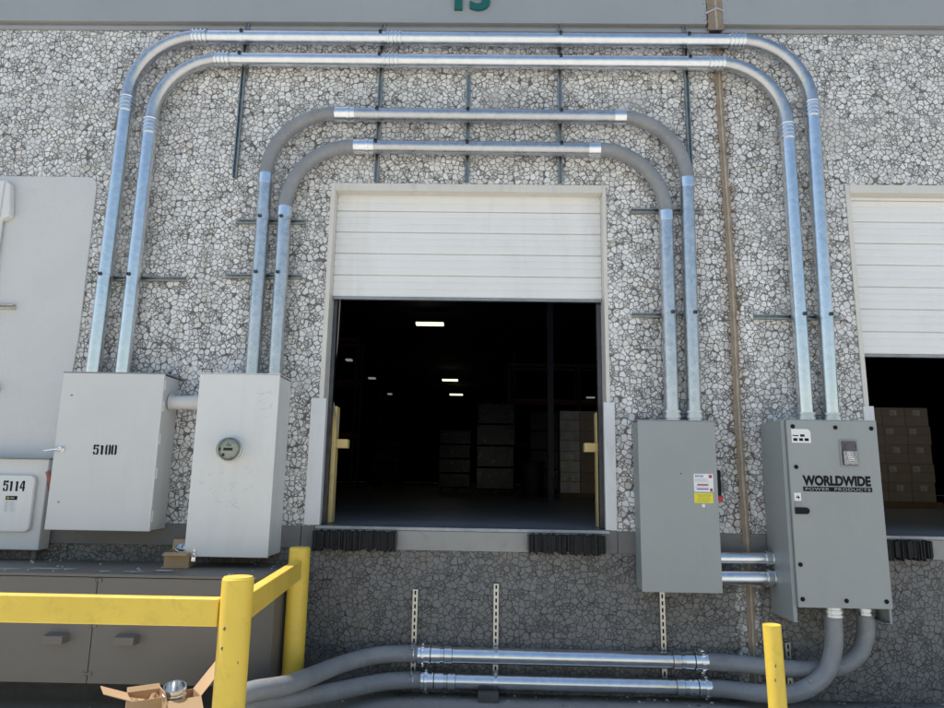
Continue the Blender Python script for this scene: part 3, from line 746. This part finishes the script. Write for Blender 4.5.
mb = MB(); mb.box(-3.762,-3.742,-.2075,-.2067,1.473,1.491); mb.build('plate_mark', M['brownprint'], cv)
mb = MB(); mb.box(-3.735,-3.70,-.2075,-.2067,1.478,1.486); mb.build('plate_print', M['greyprint'], cv)
mb = MB(); mb.box(-3.778,-3.680,-.2065,-.2052,1.365,1.462); ds = mb.build('data_sticker', M['plate'], cv)
mb = MB(); rs = random.Random(5)
for i in range(8):
    z = 1.452-i*.0105
    for xa, xb in ((-3.772,-3.738),(-3.724,-3.690)):
        mb.box(xa,xb-rs.uniform(0,.012),-.2072,-.2067,z-.0018,z+.0012)
mb.build('sticker_print', M['greyprint'], cv)
mb = MB(); mb.sweep([(-3.470,-.10,1.53),(-3.458,-.14,1.60),(-3.452,-.17,1.66),(-3.46,-.19,1.70)],[.014,.016,.02,.018],10); mb.build('switch_handle', M['red_faded'], C3)
mb = MB(); mb.sweep(catmull([(-3.462,-.12,1.56),(-3.44,-.15,1.50),(-3.445,-.15,1.40),(-3.43,-.14,1.34)],6),.006,8); mb.build('seal_wire', M['zinc'], C3)
pieces('mounting_foot', [(-3.60,-3.56,-.05,-.0225,.98,1.062),(-4.0,-3.93,-.05,-.0225,.98,1.062)], M['band'], C3)
# box high at the far left with its drop pipe
C4 = empty('junction_box', (-4.5,-.06,3.97), 'white junction box high on the stucco panel at the left edge', 'junction box')
mb = MB(); mb.prism([(-4.75,4.335),(-4.75,3.93),(-4.245,3.955),(-4.175,4.00),(-4.215,4.30),(-4.26,4.338)], -.085, -.0165); mb.build('body', M['cab2'], C4, .012)
mb = MB(); mb.box(-4.74,-4.262,-.098,-.0855,3.965,4.325); mb.build('lid', M['cab2'], C4, .006)
mb = MB(); mb.sweep([(-4.28,-.045,3.96),(-4.28,-.045,1.815)], .022, 14); mb.build('drop_pipe', M['cab2'], C4)
cb_ = MB(); cb_.box(-4.40,-4.095,-.062,-.0165,2.40,2.455); cb_.box(-4.14,-4.08,-.075,-.0165,2.385,2.40); tag(cb_.build('pipe_bracket', M['strut_pale'], None, .002, 1, (-4.2,-.02,2.42)), 'small metal bracket on the stucco panel above the 5114 switch', 'bracket')

# ------------------------------------------------------------------ grey disconnect
D = empty('disconnect_switch', (1.755,-.15,.845), 'plain grey disconnect box with a yellow label, under the third and fourth conduits', 'disconnect switch')
mb = MB(); mb.box(1.440,2.058,-.245,-.045,.852,2.190); mb.build('body', M['ansi_shaded'], D, .004)
mb = MB(); mb.box(1.434,2.066,-.270,-.248,.845,2.196); dd_ = mb.build('door', M['ansi'], D, .004)
mb = MB(); mb.box(1.432,2.068,-.270,-.045,2.197,2.203); mb.build('top_lip', M['cab_lip'], D)
pieces('mounting_rail', [(1.50,1.54,-.0445,-.004,.9,2.15),(1.96,2.0,-.0445,-.004,.9,2.15)], M['strut'], D)
mb = MB(); mb.prism(rrect(1.874,2.031,1.626,1.770,.008,3), -.2715, -.2702); lb = mb.build('warning_label', M['paper'], dd_)
mb = MB(); text_into(mb, 'EATON', 1.886, 1.950, 1.742, 1.760, -.2716, .0006, .02); mb.build('label_lettering', M['blueprint'], dd_)
mb = MB(); mb.box(1.996,2.021,-.2722,-.2716,1.737,1.762); mb.box(2.002,2.022,-.2722,-.2716,1.630,1.655); mb.box(1.900,1.990,-.2722,-.2716,1.676,1.684); mb.build('label_red_print', M['redprint'], dd_)
mb = MB(); mb.box(1.900,1.990,-.2722,-.2716,1.685,1.689); mb.box(1.895,1.99,-.2722,-.2716,1.644,1.654); mb.build('label_purple_print', M['purpleprint'], dd_)
mb = MB(); rs = random.Random(2)
for z in (1.728,1.721,1.714,1.705,1.668,1.661):
    x = 1.885
    while x < 1.98:
        w = rs.uniform(.006,.018); mb.box(x,x+w,-.2722,-.2716,z-.0016,z+.0016); x += w+.004
mb.build('label_small_print', M['greyprint'], dd_)
mb = MB(); mb.prism(rrect(1.872,2.024,1.538,1.618,.006,3), -.2715, -.2702); mb.build('yellow_label', M['yellow_label'], dd_)
mb = MB(); rs = random.Random(4)
for z in (1.606,1.597,1.588,1.576,1.566,1.557,1.548):
    x = 1.888+rs.uniform(0,.02)
    while x < 1.995:
        w = rs.uniform(.006,.02); mb.box(x,min(x+w,2.012),-.2722,-.2716,z-.0018,z+.0018); x += w+.005
mb.build('yellow_label_print', M['brownprint'], dd_)
mb = MB(); mb.lathe((1.944,-.2702,1.518),(0,-1,0),[(0,.014),(.002,.014),(.002,0)],16); mb.build('round_sticker', M['paper'], dd_)
mb = MB(); mb.lathe((1.773,-.2702,1.768),(0,-1,0),[(0,.005),(.002,.005),(.002,0)],10); mb.build('door_mark', M['black'], dd_)
mb = MB(); mb.box(2.0685,2.106,-.235,-.205,1.60,1.80); hd = mb.build('handle', M['black'], D, .004)
mb = MB(); mb.box(2.0695,2.114,-.240,-.205,1.550,1.600); mb.build('handle_grip', M['red_plastic'], hd, .008)
# nipples to the big cabinet
for z, r_, lab in ((1.102,.046,'upper short steel pipe joining the two grey cabinets'),(.952,.058,'lower, thicker short steel pipe joining the two grey cabinets')):
    nb = MB(); x0, x1 = 2.0675, 2.532; Y = -.15
    nb.sweep([(x0,Y,z),(x1,Y,z+.004)], r_)
    for k_, s_ in ((x0+.001,1),):
        nb.lathe((k_,Y,z),(s_,0,0),[(0,r_),(0,r_+.012),(.016,r_+.012),(.016,r_)],14)
    nb.lathe((x1-.001,Y,z+.004),(-1,0,0),[(0,r_),(0,r_+.016),(.02,r_+.016),(.022,r_+.007),(.06,r_+.007),(.06,r_+.016),(.075,r_+.016),(.075,r_)],28)
    tag(nb.build('pipe_nipple', M['galv'], None, 0, 1, (2.3,Y,z)), lab, 'pipe')

# ------------------------------------------------------------------ large grey cabinet
G = empty('power_cabinet', (2.9,-.25,.68), 'large grey power cabinet lettered WORLDWIDE POWER PRODUCTS at the right', 'power cabinet')
XL, XR_ = 2.528, 3.268; ZB, ZT = .79, 2.20
mb = MB(); mb.box(XL+.003,XR_-.003,-.44,-.03,ZB+.002,ZT-.002); mb.build('body', M['ansi_shaded'], G, .003)
mb = MB(); mb.box(XL,XL+.0025,-.445,-.06,.676,ZT); mb.box(XL+.0025,XL+.03,-.4455,-.4425,.676,ZT); mb.box(XL+.0025,XL+.05,-.44,-.06,.676,.679)
mb.build('side_skirt', M['ansi_shaded'], G)
mb = MB(); mb.box(XR_-.0025,XR_,-.445,-.06,.676,ZT); mb.box(XR_-.018,XR_-.0025,-.4455,-.4425,.676,ZT); mb.box(XR_-.05,XR_-.0025,-.44,-.06,.676,.679)
mb.build('side_skirt', M['ansi_shaded'], G)
mb = MB(); mb.box(2.560,3.264,-.475,-.448,.786,2.198); gd = mb.build('door', M['ansi'], G, .004)
mb = MB(); mb.box(2.556,3.268,-.474,-.446,2.1985,2.2035); mb.build('door_gasket_edge', M['ansi_shaded'], G)
pieces('mounting_rail', [(2.60,2.64,-.0295,-.004,.70,2.25),(3.16,3.20,-.0295,-.004,.70,2.26)], M['ansi'], G, .002)
for x, z in ((2.607,2.148),(2.940,2.144),(2.612,1.832),(2.594,1.098),(2.593,.846),(2.921,.840),(3.22,2.14),(3.22,.84)):
    MB().lathe((x,-.475,z),(0,-1,0),[(0,.017),(.003,.017),(.004,.013),(.012,.012),(.013,.007),(.013,0)],16).build('door_bolt', M['black'], gd)
# rating sticker
poly = [(2.592,2.020),(2.742,2.020),(2.742,2.098)]+[(2.712+.03*math.cos(R(a)), 2.098+.03*math.sin(R(a))) for a in (18,36,54,72,90)]+[(2.592,2.128)]
mb = MB(); mb.prism(poly, -.4765, -.4752); mb.build('rating_sticker', M['paper'], gd)
mb = MB(); y = -.4766
for x0, x1, z0, z1 in ((2.600,2.646,2.072,2.080),(2.660,2.694,2.068,2.086),(2.604,2.636,2.034,2.056),(2.650,2.680,2.034,2.056),(2.692,2.724,2.034,2.056)): mb.box(x0,x1,y-.0007,y,z0,z1)
mb.build('sticker_print', M['black'], gd)
# control window
mb = MB(); mb.prism(rrect(2.958,3.100,1.838,2.050,.012,4), -.483, -.4752); wf = mb.build('control_window', M['cab_lip'], gd, .002)
mb = MB(); mb.prism(rrect(2.970,3.088,1.850,2.038,.010,4), -.4865, -.4835); mb.build('window_cover', M['shiny_int'], gd)
mb = MB(); mb.prism(rrect(2.978,3.084,1.856,1.965,.006,3), -.498, -.487); mb.build('breaker_flap', metal('flap_film', (.33,.33,.345), .25, .6, 45), gd, .004)
mb = MB()
for i in range(5):
    z = 1.945-i*.015; mb.box(3.0+.004*i,3.05+.005*(i%2),-.4995,-.4985,z,z+.005)
mb.build('flap_print', M['paper'], gd)
# lettering
mb = MB(); text_into(mb, 'WORLDWIDE', 2.655, 3.180, 1.690, 1.770, -.4752, .0012, .052, 0, 1.0); mb.build('company_lettering', M['black'], gd)
mb = MB(); mb.box(2.655,3.186,-.4764,-.4752,1.647,1.683); mb.build('lettering_bar', M['black'], gd)
mb = MB(); text_into(mb, 'POWER  PRODUCTS', 2.672, 3.172, 1.654, 1.676, -.4766, .0008, .012, 0, 1.15); mb.build('bar_lettering', M['ansi'], gd)
mb = MB(); mb.box(2.582,2.634,-.4765,-.4752,1.572,1.634); mb.build('arrow_label', M['paper'], gd)
mb = MB(); mb.box(2.594,2.612,-.4775,-.4766,1.595,1.602); mb.prism([(2.612,1.585),(2.624,1.599),(2.612,1.613)], -.4775, -.4766); mb.box(2.603,2.609,-.4775,-.4766,1.604,1.614); mb.build('arrow_mark', M['black'], gd)
mb = MB(); mb.box(2.583,2.634,-.482,-.4752,1.526,1.570); lt = mb.build('latch', M['cab_lip'], gd, .003)
mb = MB(); mb.prism([(2.580,1.474)]+[(2.665+.0245*math.cos(R(a)), 1.4985+.0245*math.sin(R(a))) for a in range(-90,91,15)]+[(2.580,1.523)], -.488, -.4752); mb.build('latch_handle', M['black'], gd, .003)

# ------------------------------------------------------------------ transformer below the left cabinets
T = empty('transformer_box', (-2.9,-.45,.2), 'long dark grey metal equipment box under the left cabinets, behind the yellow rail', 'equipment box')
x0, x1 = -5.0, -1.452; yf = -.80; yb = -.03
mb = MB(); mb.add([(p[0],p[1],z) for z in (.235,.955) for p in ((x0,yf+.02),(x1-.02,yf+.02),(x1+.09,yf+.16),(x1+.16,yb),(x0,yb))],
    [(4,3,2,1,0),(5,6,7,8,9),(0,1,6,5),(1,2,7,6),(2,3,8,7),(3,4,9,8),(4,0,5,9)])
mb.build('body', M['trans'], T, .004)
mb = MB(); mb.add([(p[0],p[1],z) for z in (.957,.978) for p in ((x0,yf-.008),(x1-.005,yf-.008),(x1+.12,yf+.15),(x1+.19,yb),(x0,yb))],
    [(4,3,2,1,0),(5,6,7,8,9),(0,1,6,5),(1,2,7,6),(2,3,8,7),(3,4,9,8),(4,0,5,9)])
lid = mb.build('lid', M['trans'], T, .004)
edges = [x0,-4.30,-2.608,x1-.022]
for a, b_ in zip(edges[:-1], edges[1:]): pieces('front_panel', [(a+.003,b_-.003,yf-.001,yf+.019,.236,.952)], M['trans'], T, .002)
for x in (-2.612,-4.30):
    for z in (.935,.62,.30):
        MB().box(x-.035,x-.010,yf-.008,yf-.0015,z-.012,z+.012).box(x-.010,x+.010,yf-.005,yf-.0015,z-.006,z+.006).box(x+.010,x+.035,yf-.008,yf-.0015,z-.012,z+.012).build('panel_hinge', M['trans'], T)
for x in (-2.845,-2.338):
    mb = MB(); mb.add([(x-.075,yf-.0015,.572),(x+.075,yf-.0015,.572),(x+.07,yf-.075,.562),(x-.07,yf-.075,.562),(x-.07,yf-.075,.508),(x+.07,yf-.075,.508),(x-.075,yf-.0015,.508),(x+.075,yf-.0015,.508)],
        [(0,1,2,3)[::-1],(3,2,5,4)[::-1],(0,3,4,6)[::-1],(1,7,5,2)[::-1],(4,5,7,6)[::-1]])
    mb.build('vent_hood', M['trans'], T, .002)
mb = MB(); mb.box(x0,x1-.15,yf+.42,yb,.0,.234); mb.build('concrete_pad', M['old_wood'], T)  # dark material puts the shadow under the box into the pad's colour
# pale stains on the lid
mb = MB(); rs = random.Random(11)
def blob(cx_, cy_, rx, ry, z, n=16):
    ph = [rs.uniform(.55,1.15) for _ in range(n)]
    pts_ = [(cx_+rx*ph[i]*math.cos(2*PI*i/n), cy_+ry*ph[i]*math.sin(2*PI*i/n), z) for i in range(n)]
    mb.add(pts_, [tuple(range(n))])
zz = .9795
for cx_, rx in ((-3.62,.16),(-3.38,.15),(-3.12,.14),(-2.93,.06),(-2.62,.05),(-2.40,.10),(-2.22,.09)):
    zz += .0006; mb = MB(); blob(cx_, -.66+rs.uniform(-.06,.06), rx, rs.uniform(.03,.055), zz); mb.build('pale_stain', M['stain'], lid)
ck = MB(); rs = random.Random(12)
for i in range(46):
    x = rs.uniform(-4.2,-1.4); y = rs.uniform(-.75,-.06); s_ = rs.uniform(.006,.02)
    pts_ = [(x+s_*rs.uniform(.5,1)*math.cos(a), y+s_*rs.uniform(.5,1)*math.sin(a), .979) for a in (0,1.1,2.3,3.4,4.6,5.5)]
    ck.add(pts_+[(x,y,.979+s_*.7)], [(i_,(i_+1)%6,6) for i_ in range(6)])
tag(ck.build('stone_crumbs', M['debris']), 'pale crumbs of fallen stone scattered on the equipment box lid', 'debris', kind='stuff')

# ------------------------------------------------------------------ cartons with fittings
def ring_fitting(root_loc, r, h, tilt, label, group=None):
    mb = MB(); ax = Vector((math.sin(tilt[0]), math.sin(tilt[1]), 1)).normalized(); p = Vector(root_loc)
    mb.lathe(p, ax, [(0,r*.8),(0,r),(h*.3,r),(h*.32,r*1.10),(h*.52,r*1.10),(h*.54,r*.98),(h*.85,r*.98),(h*.86,r*1.05),(h,r*1.05),(h,r*.9),(h*.1,r*.86),(h*.08,0)], 32)
    return tag(mb.build('conduit_fitting', M['zinc'], None, 0, 1, tuple(p)), label, 'conduit fitting', group)
def open_carton(loc, rz, w, d_, h, flaps, label, base=0, mat_=None):
    root = empty('cardboard_carton', (loc[0],loc[1],base), label, 'carton')
    root.rotation_euler.z = rz
    ROOTLOC[root.name] = Vector((0,0,0))
    mt_ = mat_ or M['card']; t = .004
    mb = MB(); mb.box(-w/2,w/2,-d_/2,-d_/2+t,0,h); mb.box(-w/2,w/2,d_/2-t,d_/2,0,h); mb.box(-w/2,-w/2+t,-d_/2+t,d_/2-t,0,h); mb.box(w/2-t,w/2,-d_/2+t,d_/2-t,0,h); mb.box(-w/2+t,w/2-t,-d_/2+t,d_/2-t,0,.006)
    mb.build('carton_body', mt_, root)
    for side, L_, ang, dark in flaps:
        f = MB(); a = R(ang)            # 0 = straight out level, 90 = straight up
        o = (math.cos(a)*L_, math.sin(a)*L_)
        if side in 'lr':
            s_ = -1 if side == 'l' else 1; x = s_*w/2
            q = [(x,-d_/2,h),(x,d_/2,h),(x+s_*o[0],d_/2*.97,h+o[1]),(x+s_*o[0],-d_/2*.97,h+o[1])]; off = Vector((-s_*o[1],0,o[0])).normalized()*t
        else:
            s_ = -1 if side == 'f' else 1; y = s_*d_/2
            q = [(-w/2,y,h),(w/2,y,h),(w/2*.97,y+s_*o[0],h+o[1]),(-w/2*.97,y+s_*o[0],h+o[1])]; off = Vector((0,-s_*o[1],o[0])).normalized()*t
        q = [Vector(p) for p in q]; v_ = q+[p+off for p in q]
        f.add(v_, [(0,1,2,3),(7,6,5,4),(0,4,5,1),(1,5,6,2),(2,6,7,3),(3,7,4,0)])
        f.build('flap', mt_, root)
    return root
open_carton((-2.225,-.33), R(8), .185, .19, .115, (('b',.085,80,0),('f',.075,-12,0)), 'small open carton on the equipment box, tucked beside the meter cabinet', .9785)
ring_fitting((-2.235,-.335,1.035), .045, .055, (.25,-.35), 'lower of two shiny fittings in the carton beside the meter cabinet')
ring_fitting((-2.222,-.345,1.095), .043, .050, (.35,-.45), 'upper of two shiny fittings in the carton beside the meter cabinet')
A_ = open_carton((-1.975,-1.24), R(34), .20, .20, .300, (('l',.17,22,0),('b',.04,40,0)), 'open carton on the ground, left of the pair by the front yellow post')
# crumpled kraft paper inside
mb = MB(); rs = random.Random(9); n = 9
vs = [(-.094+.188*i/(n-1), -.093+.186*j/(n-1), .258+rs.uniform(-.03,.03)) for j in range(n) for i in range(n)]
mb.add(vs, [(j*n+i,j*n+i+1,(j+1)*n+i+1,(j+1)*n+i) for j in range(n-1) for i in range(n-1)])
ROOTLOC.setdefault(A_.name, Vector()); mb.build('packing_paper', M['card'], A_)
open_carton((-1.748,-1.25), R(36), .205, .19, .308, (('r',.25,50,0),('f',.15,-34,0),('l',.05,75,0)), 'open carton on the ground, right of the pair, holding a shiny fitting')
ring_fitting((-1.775,-1.28,.298), .066, .080, (.10,-.30), 'large shiny ring fitting on top of the right carton on the ground')

# ------------------------------------------------------------------ yellow rail and bollard
Y_ = empty('guard_rail', (-1.109,-2.2,0), 'yellow steel guard rail with two round posts in front of the equipment box', 'guard rail')
def post(x, y, r, h, n=32):
    return MB().lathe((x,y,0),(0,0,1),[(0,r),(h-.010,r),(h-.004,r*.985),(h,r*.94),(h+.006,r*.90),(h+.010,0)],n)
o = post(-1.109,-2.2,.081,1.168).build('post', M['yellow'], Y_)
o = post(-1.244,-.45,.080,1.150).build('post', M['yellow'], Y_)
mb = MB(); mb.box(-4.6,-1.190,-2.235,-2.165,.928,1.066); mb.build('front_rail', M['yellow'], Y_, .008, 3)
mb = MB()
ang = math.atan2(1.75,-.135); Lr = math.hypot(1.75,.135)
Mx = Matrix.Translation((-1.109,-2.2,0)) @ Matrix.Rotation(ang,4,'Z')
mb.box(.083,Lr-.079,-.035,.035,.926,1.064,0,Mx); mb.build('side_rail', M['yellow'], Y_, .008, 3)
mb = MB(); rs = random.Random(21)
for i in range(7):
    a = rs.uniform(-2.2,-.7); z = rs.uniform(.2,1.12); w_ = rs.uniform(.04,.13); h_ = rs.uniform(.005,.016); r_ = .0816
    x_ = -1.109; y_ = -2.2
    q = [(x_+r_*math.cos(a+da*w_), y_+r_*math.sin(a+da*w_), z+dz*h_) for da, dz in ((-1,-.4),(.3,-1),(1,.5),(-.2,1))]
    mb.add(q, [(0,1,2,3)])
mb.build('paint_chip', M['bolt'], Y_)
B_ = empty('bollard', (1.985,-1.4,0), 'short yellow steel bollard standing before the low conduits at right', 'bollard')
mb = MB(); r_ = .0545
mb.sweep([(1.990,-1.40,0),(1.976,-1.40,.832)], r_, 32); mb.build('pipe', M['yellow'], B_)
mb = MB(); mb.lathe((1.976,-1.40,.8325),(-.017,0,1),[(0,r_),(.004,r_*.99),(.005,r_*.9),(.001,r_*.86),(-.001,0)],32); mb.build('end_cap', M['yellow'], B_)
mb = MB(); rs = random.Random(8)
for i in range(2):
    a = rs.uniform(-2.2,-.7); z = rs.uniform(.3,.62); xx = 1.990-.0168*z; q = [(xx+(r_+.0006)*math.cos(a+da*.08), -1.4+(r_+.0006)*math.sin(a+da*.08), z+dz*.012) for da, dz in ((-1,-.6),(.5,-1),(1,.4),(-.2,1))]
    mb.add(q, [(0,1,2,3)])
mb.build('paint_chip', M['bolt'], B_)

# ------------------------------------------------------------------ litter at the foot of the wall
lt_ = MB(); rs = random.Random(31)
for i in range(420):
    x = rs.uniform(-4.5,4.5); y = -abs(rs.gauss(0,.17))-.01
    if rs.random() < .25: y = rs.uniform(-1.5,-.05)
    s_ = rs.choice((.003,.005,.007,.010,.014,.02))*rs.uniform(.7,1.2)
    pts_ = [(x+s_*rs.uniform(.5,1)*math.cos(a), y+s_*rs.uniform(.5,1)*math.sin(a), .001) for a in (0,1.1,2.3,3.4,4.6,5.5)]
    lt_.add(pts_+[(x+rs.uniform(-.3,.3)*s_,y,s_*rs.uniform(.3,.8))], [(i_,(i_+1)%6,6) for i_ in range(6)], 0 if rs.random() < .5 else 1)
tag(lt_.build('ground_litter', [M['debris'], M['old_wood']]), 'stone chips and dirt scattered along the foot of the wall', 'litter', kind='stuff')

# ------------------------------------------------------------------ inside the warehouse
def pallet(x0, x1, y0, y1, z, label):
    mb = MB(); n = 7
    w = (x1-x0)/n
    for i in range(n): mb.box(x0+i*w+.008,x0+(i+1)*w-.008,y0,y1,z+.10,z+.12)
    for y in (y0,(y0+y1)/2-.025,y1-.05): mb.box(x0+.004,x1-.004,y,y+.05,z+.02,z+.0995)
    for y in (y0,y1-.09): mb.box(x0,x1,y,y+.09,z,z+.0195)
    return tag(mb.build('pallet', M['wood'], None, .002, 1, ((x0+x1)/2,(y0+y1)/2,z)), label, 'pallet')
ORD = ['bottom','second','third','fourth','top']
def carton(x, y, z, w, d_, h, label, group, mt_, lab=True, lx=0):
    root = empty('carton', (x,y,z), label, 'carton', group)
    mb = MB(); mb.box(x-w/2+.004,x+w/2-.004,y-d_/2+.004,y+d_/2-.004,z+.001,z+h-.004); mb.build('carton_body', mt_, root, .006, 1)
    t = MB(); t.box(x-w/2+.006,x+w/2-.006,y-d_/2+.001,y-d_/2+.0035,z+h*.52,z+h*.58); t.build('tape', M['card'], root)
    if lab:
        l_ = MB(); l_.box(x+lx-.065,x+lx+.065,y-d_/2,y-d_/2+.0032,z+h*.56,z+h*.86); l_.build('shipping_label', M['paper'], root)
        p_ = MB()
        for i in range(4): p_.box(x+lx-.05,x+lx-.05+[.09,.05,.08,.03][i],y-d_/2-.0012,y-d_/2-.0004,z+h*(.60+.06*i),z+h*(.625+.06*i))
        p_.build('label_print', M['greyprint'], root)
    return root
# stack in the right-hand doorway
pallet(7.05,8.98,7.55,8.55,ZF,'wooden pallet under the carton stack in the right-hand doorway')
cw, chh = .45, .362
for row in range(5):
    off = 0 if row % 2 == 0 else -.12
    for c_ in range(4):
        x = 7.30+c_*cw+(.0 if row % 2 == 0 else .02)
        pos = ['leftmost','second from left','third from left','rightmost'][c_]
        carton(x, 7.8, ZF+.121+row*chh, cw, .48, chh, 'brown carton, %s row, %s in the stack inside the right-hand doorway' % (ORD[row], pos), 'cartons stacked in the right-hand doorway', M['card_dim'], row % 2 == 0 or c_ != 0, off)
# wrapped load in the middle doorway
pallet(2.03,3.10,11.0,12.0,ZF,'wooden pallet under the stretch-wrapped load in the middle doorway')
for row in range(4):
    z = ZF+.121+row*.50
    carton(2.31, 11.3, z, .49, .58, .50, 'plastic-wrapped pale carton, %s of the left column on the pallet in the middle doorway' % ['bottom','second','third','top'][row], 'cartons on the pallet in the middle doorway', M['wrap'], row in (0,1))
    if row < 4: carton(2.80, 11.3, z, .48, .58, .50, 'plain brown carton, %s of the right column on the pallet in the middle doorway' % ['bottom','second','third','top'][row], 'cartons on the pallet in the middle doorway', M['card_dim'], False)
# tall dim loads farther in
def wrapped(x, y, w, h, label, mt_):
    root = empty('wrapped_load', (x,y,ZF), label, 'pallet load', 'dim wrapped loads deep in the warehouse')
    mb = MB(); n = 4
    for i in range(n):
        z0 = ZF+.13+i*h/n
        mb.box(x-w/2+random.uniform(0,.03),x+w/2-random.uniform(0,.03),y-.5+random.uniform(0,.04),y+.5,z0+.001,z0+h/n-.001)
    mb.build('load', mt_, root, .03, 2)
    p_ = MB(); p_.box(x-w/2,x+w/2,y-.5,y+.5,ZF+.1,ZF+.125); [p_.box(x-w/2+i*(w/2-.05),x-w/2+i*(w/2-.05)+.1,y-.5,y+.5,ZF,ZF+.0995) for i in range(3)]
    p_.build('pallet', M['wood'], root)
wrapped(.55, 14.5, 1.15, 2.5, 'tall dim wrapped load, nearest the centre of the middle doorway', M['wrap_shaded'])
wrapped(-.75, 17.5, 1.1, 1.9, 'lower dim wrapped load, left of the tall one in the middle doorway', M['wrap_shaded'])
wrapped(-3.3, 19.0, 1.1, 1.6, 'dim wrapped load at the left of the middle doorway, before the racks', M['wrap_shaded'])
wrapped(2.3, 18.0, 1.1, 2.6, 'dim wrapped load behind the pallet at the right of the middle doorway', M['wrap_shaded'])
bn = MB(); bn.lathe((1.55,13.2,ZF),(0,0,1),[(0,.27),(.0,.29),(.82,.33),(.84,.36),(.90,.36),(.92,.30),(.93,0)],24)
tag(bn.build('waste_barrel', M['rack'], None, 0, 1, (1.55,13.2,ZF)), 'dark round waste barrel on the warehouse floor beside the tall wrapped load', 'barrel')
def rack(x0, x1, y, label):
    root = empty('pallet_rack', ((x0+x1)/2,y,ZF), label, 'pallet rack', 'dim storage racks deep in the warehouse')
    nb_ = max(1, round((x1-x0)/2.7)); w = (x1-x0)/nb_
    for i in range(nb_+1):
        mb = MB(); x = x0+i*w
        mb.box(x-.04,x+.04,y,y+.08,ZF,6.3); mb.box(x-.04,x+.04,y+1.0,y+1.08,ZF,6.3)
        for z in (1.8,2.8,3.8,4.8,5.8): mb.box(x-.015,x+.015,y+.0805,y+.9995,z,z+.04)
        mb.build('upright', M['rack'], root)
    for i in range(nb_):
        for z in (3.0,4.7,6.1):
            mb = MB(); x = x0+i*w
            mb.box(x+.0405,x+w-.0405,y+.01,y+.05,z,z+.11); mb.box(x+.0405,x+w-.0405,y+1.01,y+1.05,z,z+.11); mb.build('beam', M['rack_beam'], root)
    return root
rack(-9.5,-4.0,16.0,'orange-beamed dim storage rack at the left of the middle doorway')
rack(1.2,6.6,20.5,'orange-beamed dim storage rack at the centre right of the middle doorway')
def lamp(name_loc, L_, label, lens):
    x, y, z = name_loc
    root = empty('ceiling_light', (x,y,z), label, 'ceiling light', 'lit lamps on the warehouse ceiling')
    mb = MB(); mb.box(x-L_/2,x+L_/2,y-.16,y+.16,z+.021,z+.10); mb.build('housing', M['house'], root, .01, 1)
    l_ = MB(); l_.box(x-L_/2+.01,x+L_/2-.01,y-.15,y+.15,z-.05,z+.02); l_.build('lens', lens, root, .01, 1)
    return root
lamp((-1.72,17.2,7.0), .98, 'nearest and largest lit ceiling lamp, high in the middle doorway', M['lens'])
lamp((-1.64,30.8,7.0), .87, 'second lit ceiling lamp below the largest one in the middle doorway', M['lens'])
lamp((-1.54,37.2,7.0), .85, 'third lit ceiling lamp, lowest of the middle column in the doorway', M['lens'])
lamp((-6.0,24.8,7.0), .30, 'small lit ceiling lamp, uppermost of the left column in the doorway', M['lens_far'])
lamp((-5.85,30.5,7.0), .40, 'small lit ceiling lamp, middle of the left column in the doorway', M['lens_far'])
lamp((-5.80,37.4,7.0), .30, 'small lit ceiling lamp, lowest of the left column in the doorway', M['lens_far'])
lamp((7.06,37.7,7.0), .55, 'small lit ceiling lamp at the far right of the middle doorway', M['lens_far'])

lamp((8.4,4.6,6.0), 1.2, 'added unseen fill lamp that brightens the carton stack inside the right-hand doorway', glow('carton_fill_lens', (1,.94,.82), 9))  # added lamp, out of view, to brighten the carton stack
# ------------------------------------------------------------------ light
EL = R(63); AZ = R(-74.5)        # sun high, a little behind the building and to the left
sdir = Vector((math.cos(EL)*math.sin(AZ), math.cos(EL)*math.cos(AZ), math.sin(EL)))
sun = bpy.data.lights.new('sun', 'SUN'); sun.energy = 5.0; sun.angle = R(.53); sun.color = (1, .955, .89)
so = bpy.data.objects.new('sun', sun); col.objects.link(so); so.rotation_euler = sdir.to_track_quat('Z','Y').to_euler(); so.location = sdir*30
w = bpy.data.worlds.new('World'); scene.world = w; w.use_nodes = True
nt = w.node_tree; bg = nt.nodes['Background']
sky = nt.nodes.new('ShaderNodeTexSky'); sky.sky_type = 'NISHITA'; sky.sun_disc = False
sky.sun_elevation = EL; sky.sun_rotation = AZ; sky.air_density = 1.4; sky.dust_density = .9; sky.ozone_density = 1.3
nt.links.new(sky.outputs[0], bg.inputs[0]); bg.inputs[1].default_value = .15

# ------------------------------------------------------------------ camera
cam = bpy.data.cameras.new('camera'); co = bpy.data.objects.new('camera', cam); col.objects.link(co)
cam.sensor_fit = 'HORIZONTAL'; cam.sensor_width = 36; cam.lens = 36*682/944
cam.clip_start = .05; cam.clip_end = 2000
r_ = Vector((.99976469,.01415732,.01643584)); u_ = Vector((-.01359888,-.18127137,.98333909)); f_ = Vector((-.01690079,.98333121,.18103619))
scene.cycles.adaptive_threshold = .02
co.matrix_world = Matrix(((r_.x,u_.x,-f_.x,.15922908),(r_.y,u_.y,-f_.y,-5.90857551),(r_.z,u_.z,-f_.z,1.69354301),(0,0,0,1)))
scene.camera = co
scene.view_settings.view_transform = 'Standard'; scene.view_settings.look = 'None'
scene.view_settings.exposure = 0; scene.view_settings.gamma = 1
scene.render.engine = 'CYCLES'
scene.cycles.use_denoising = True
scene.cycles.max_bounces = 6
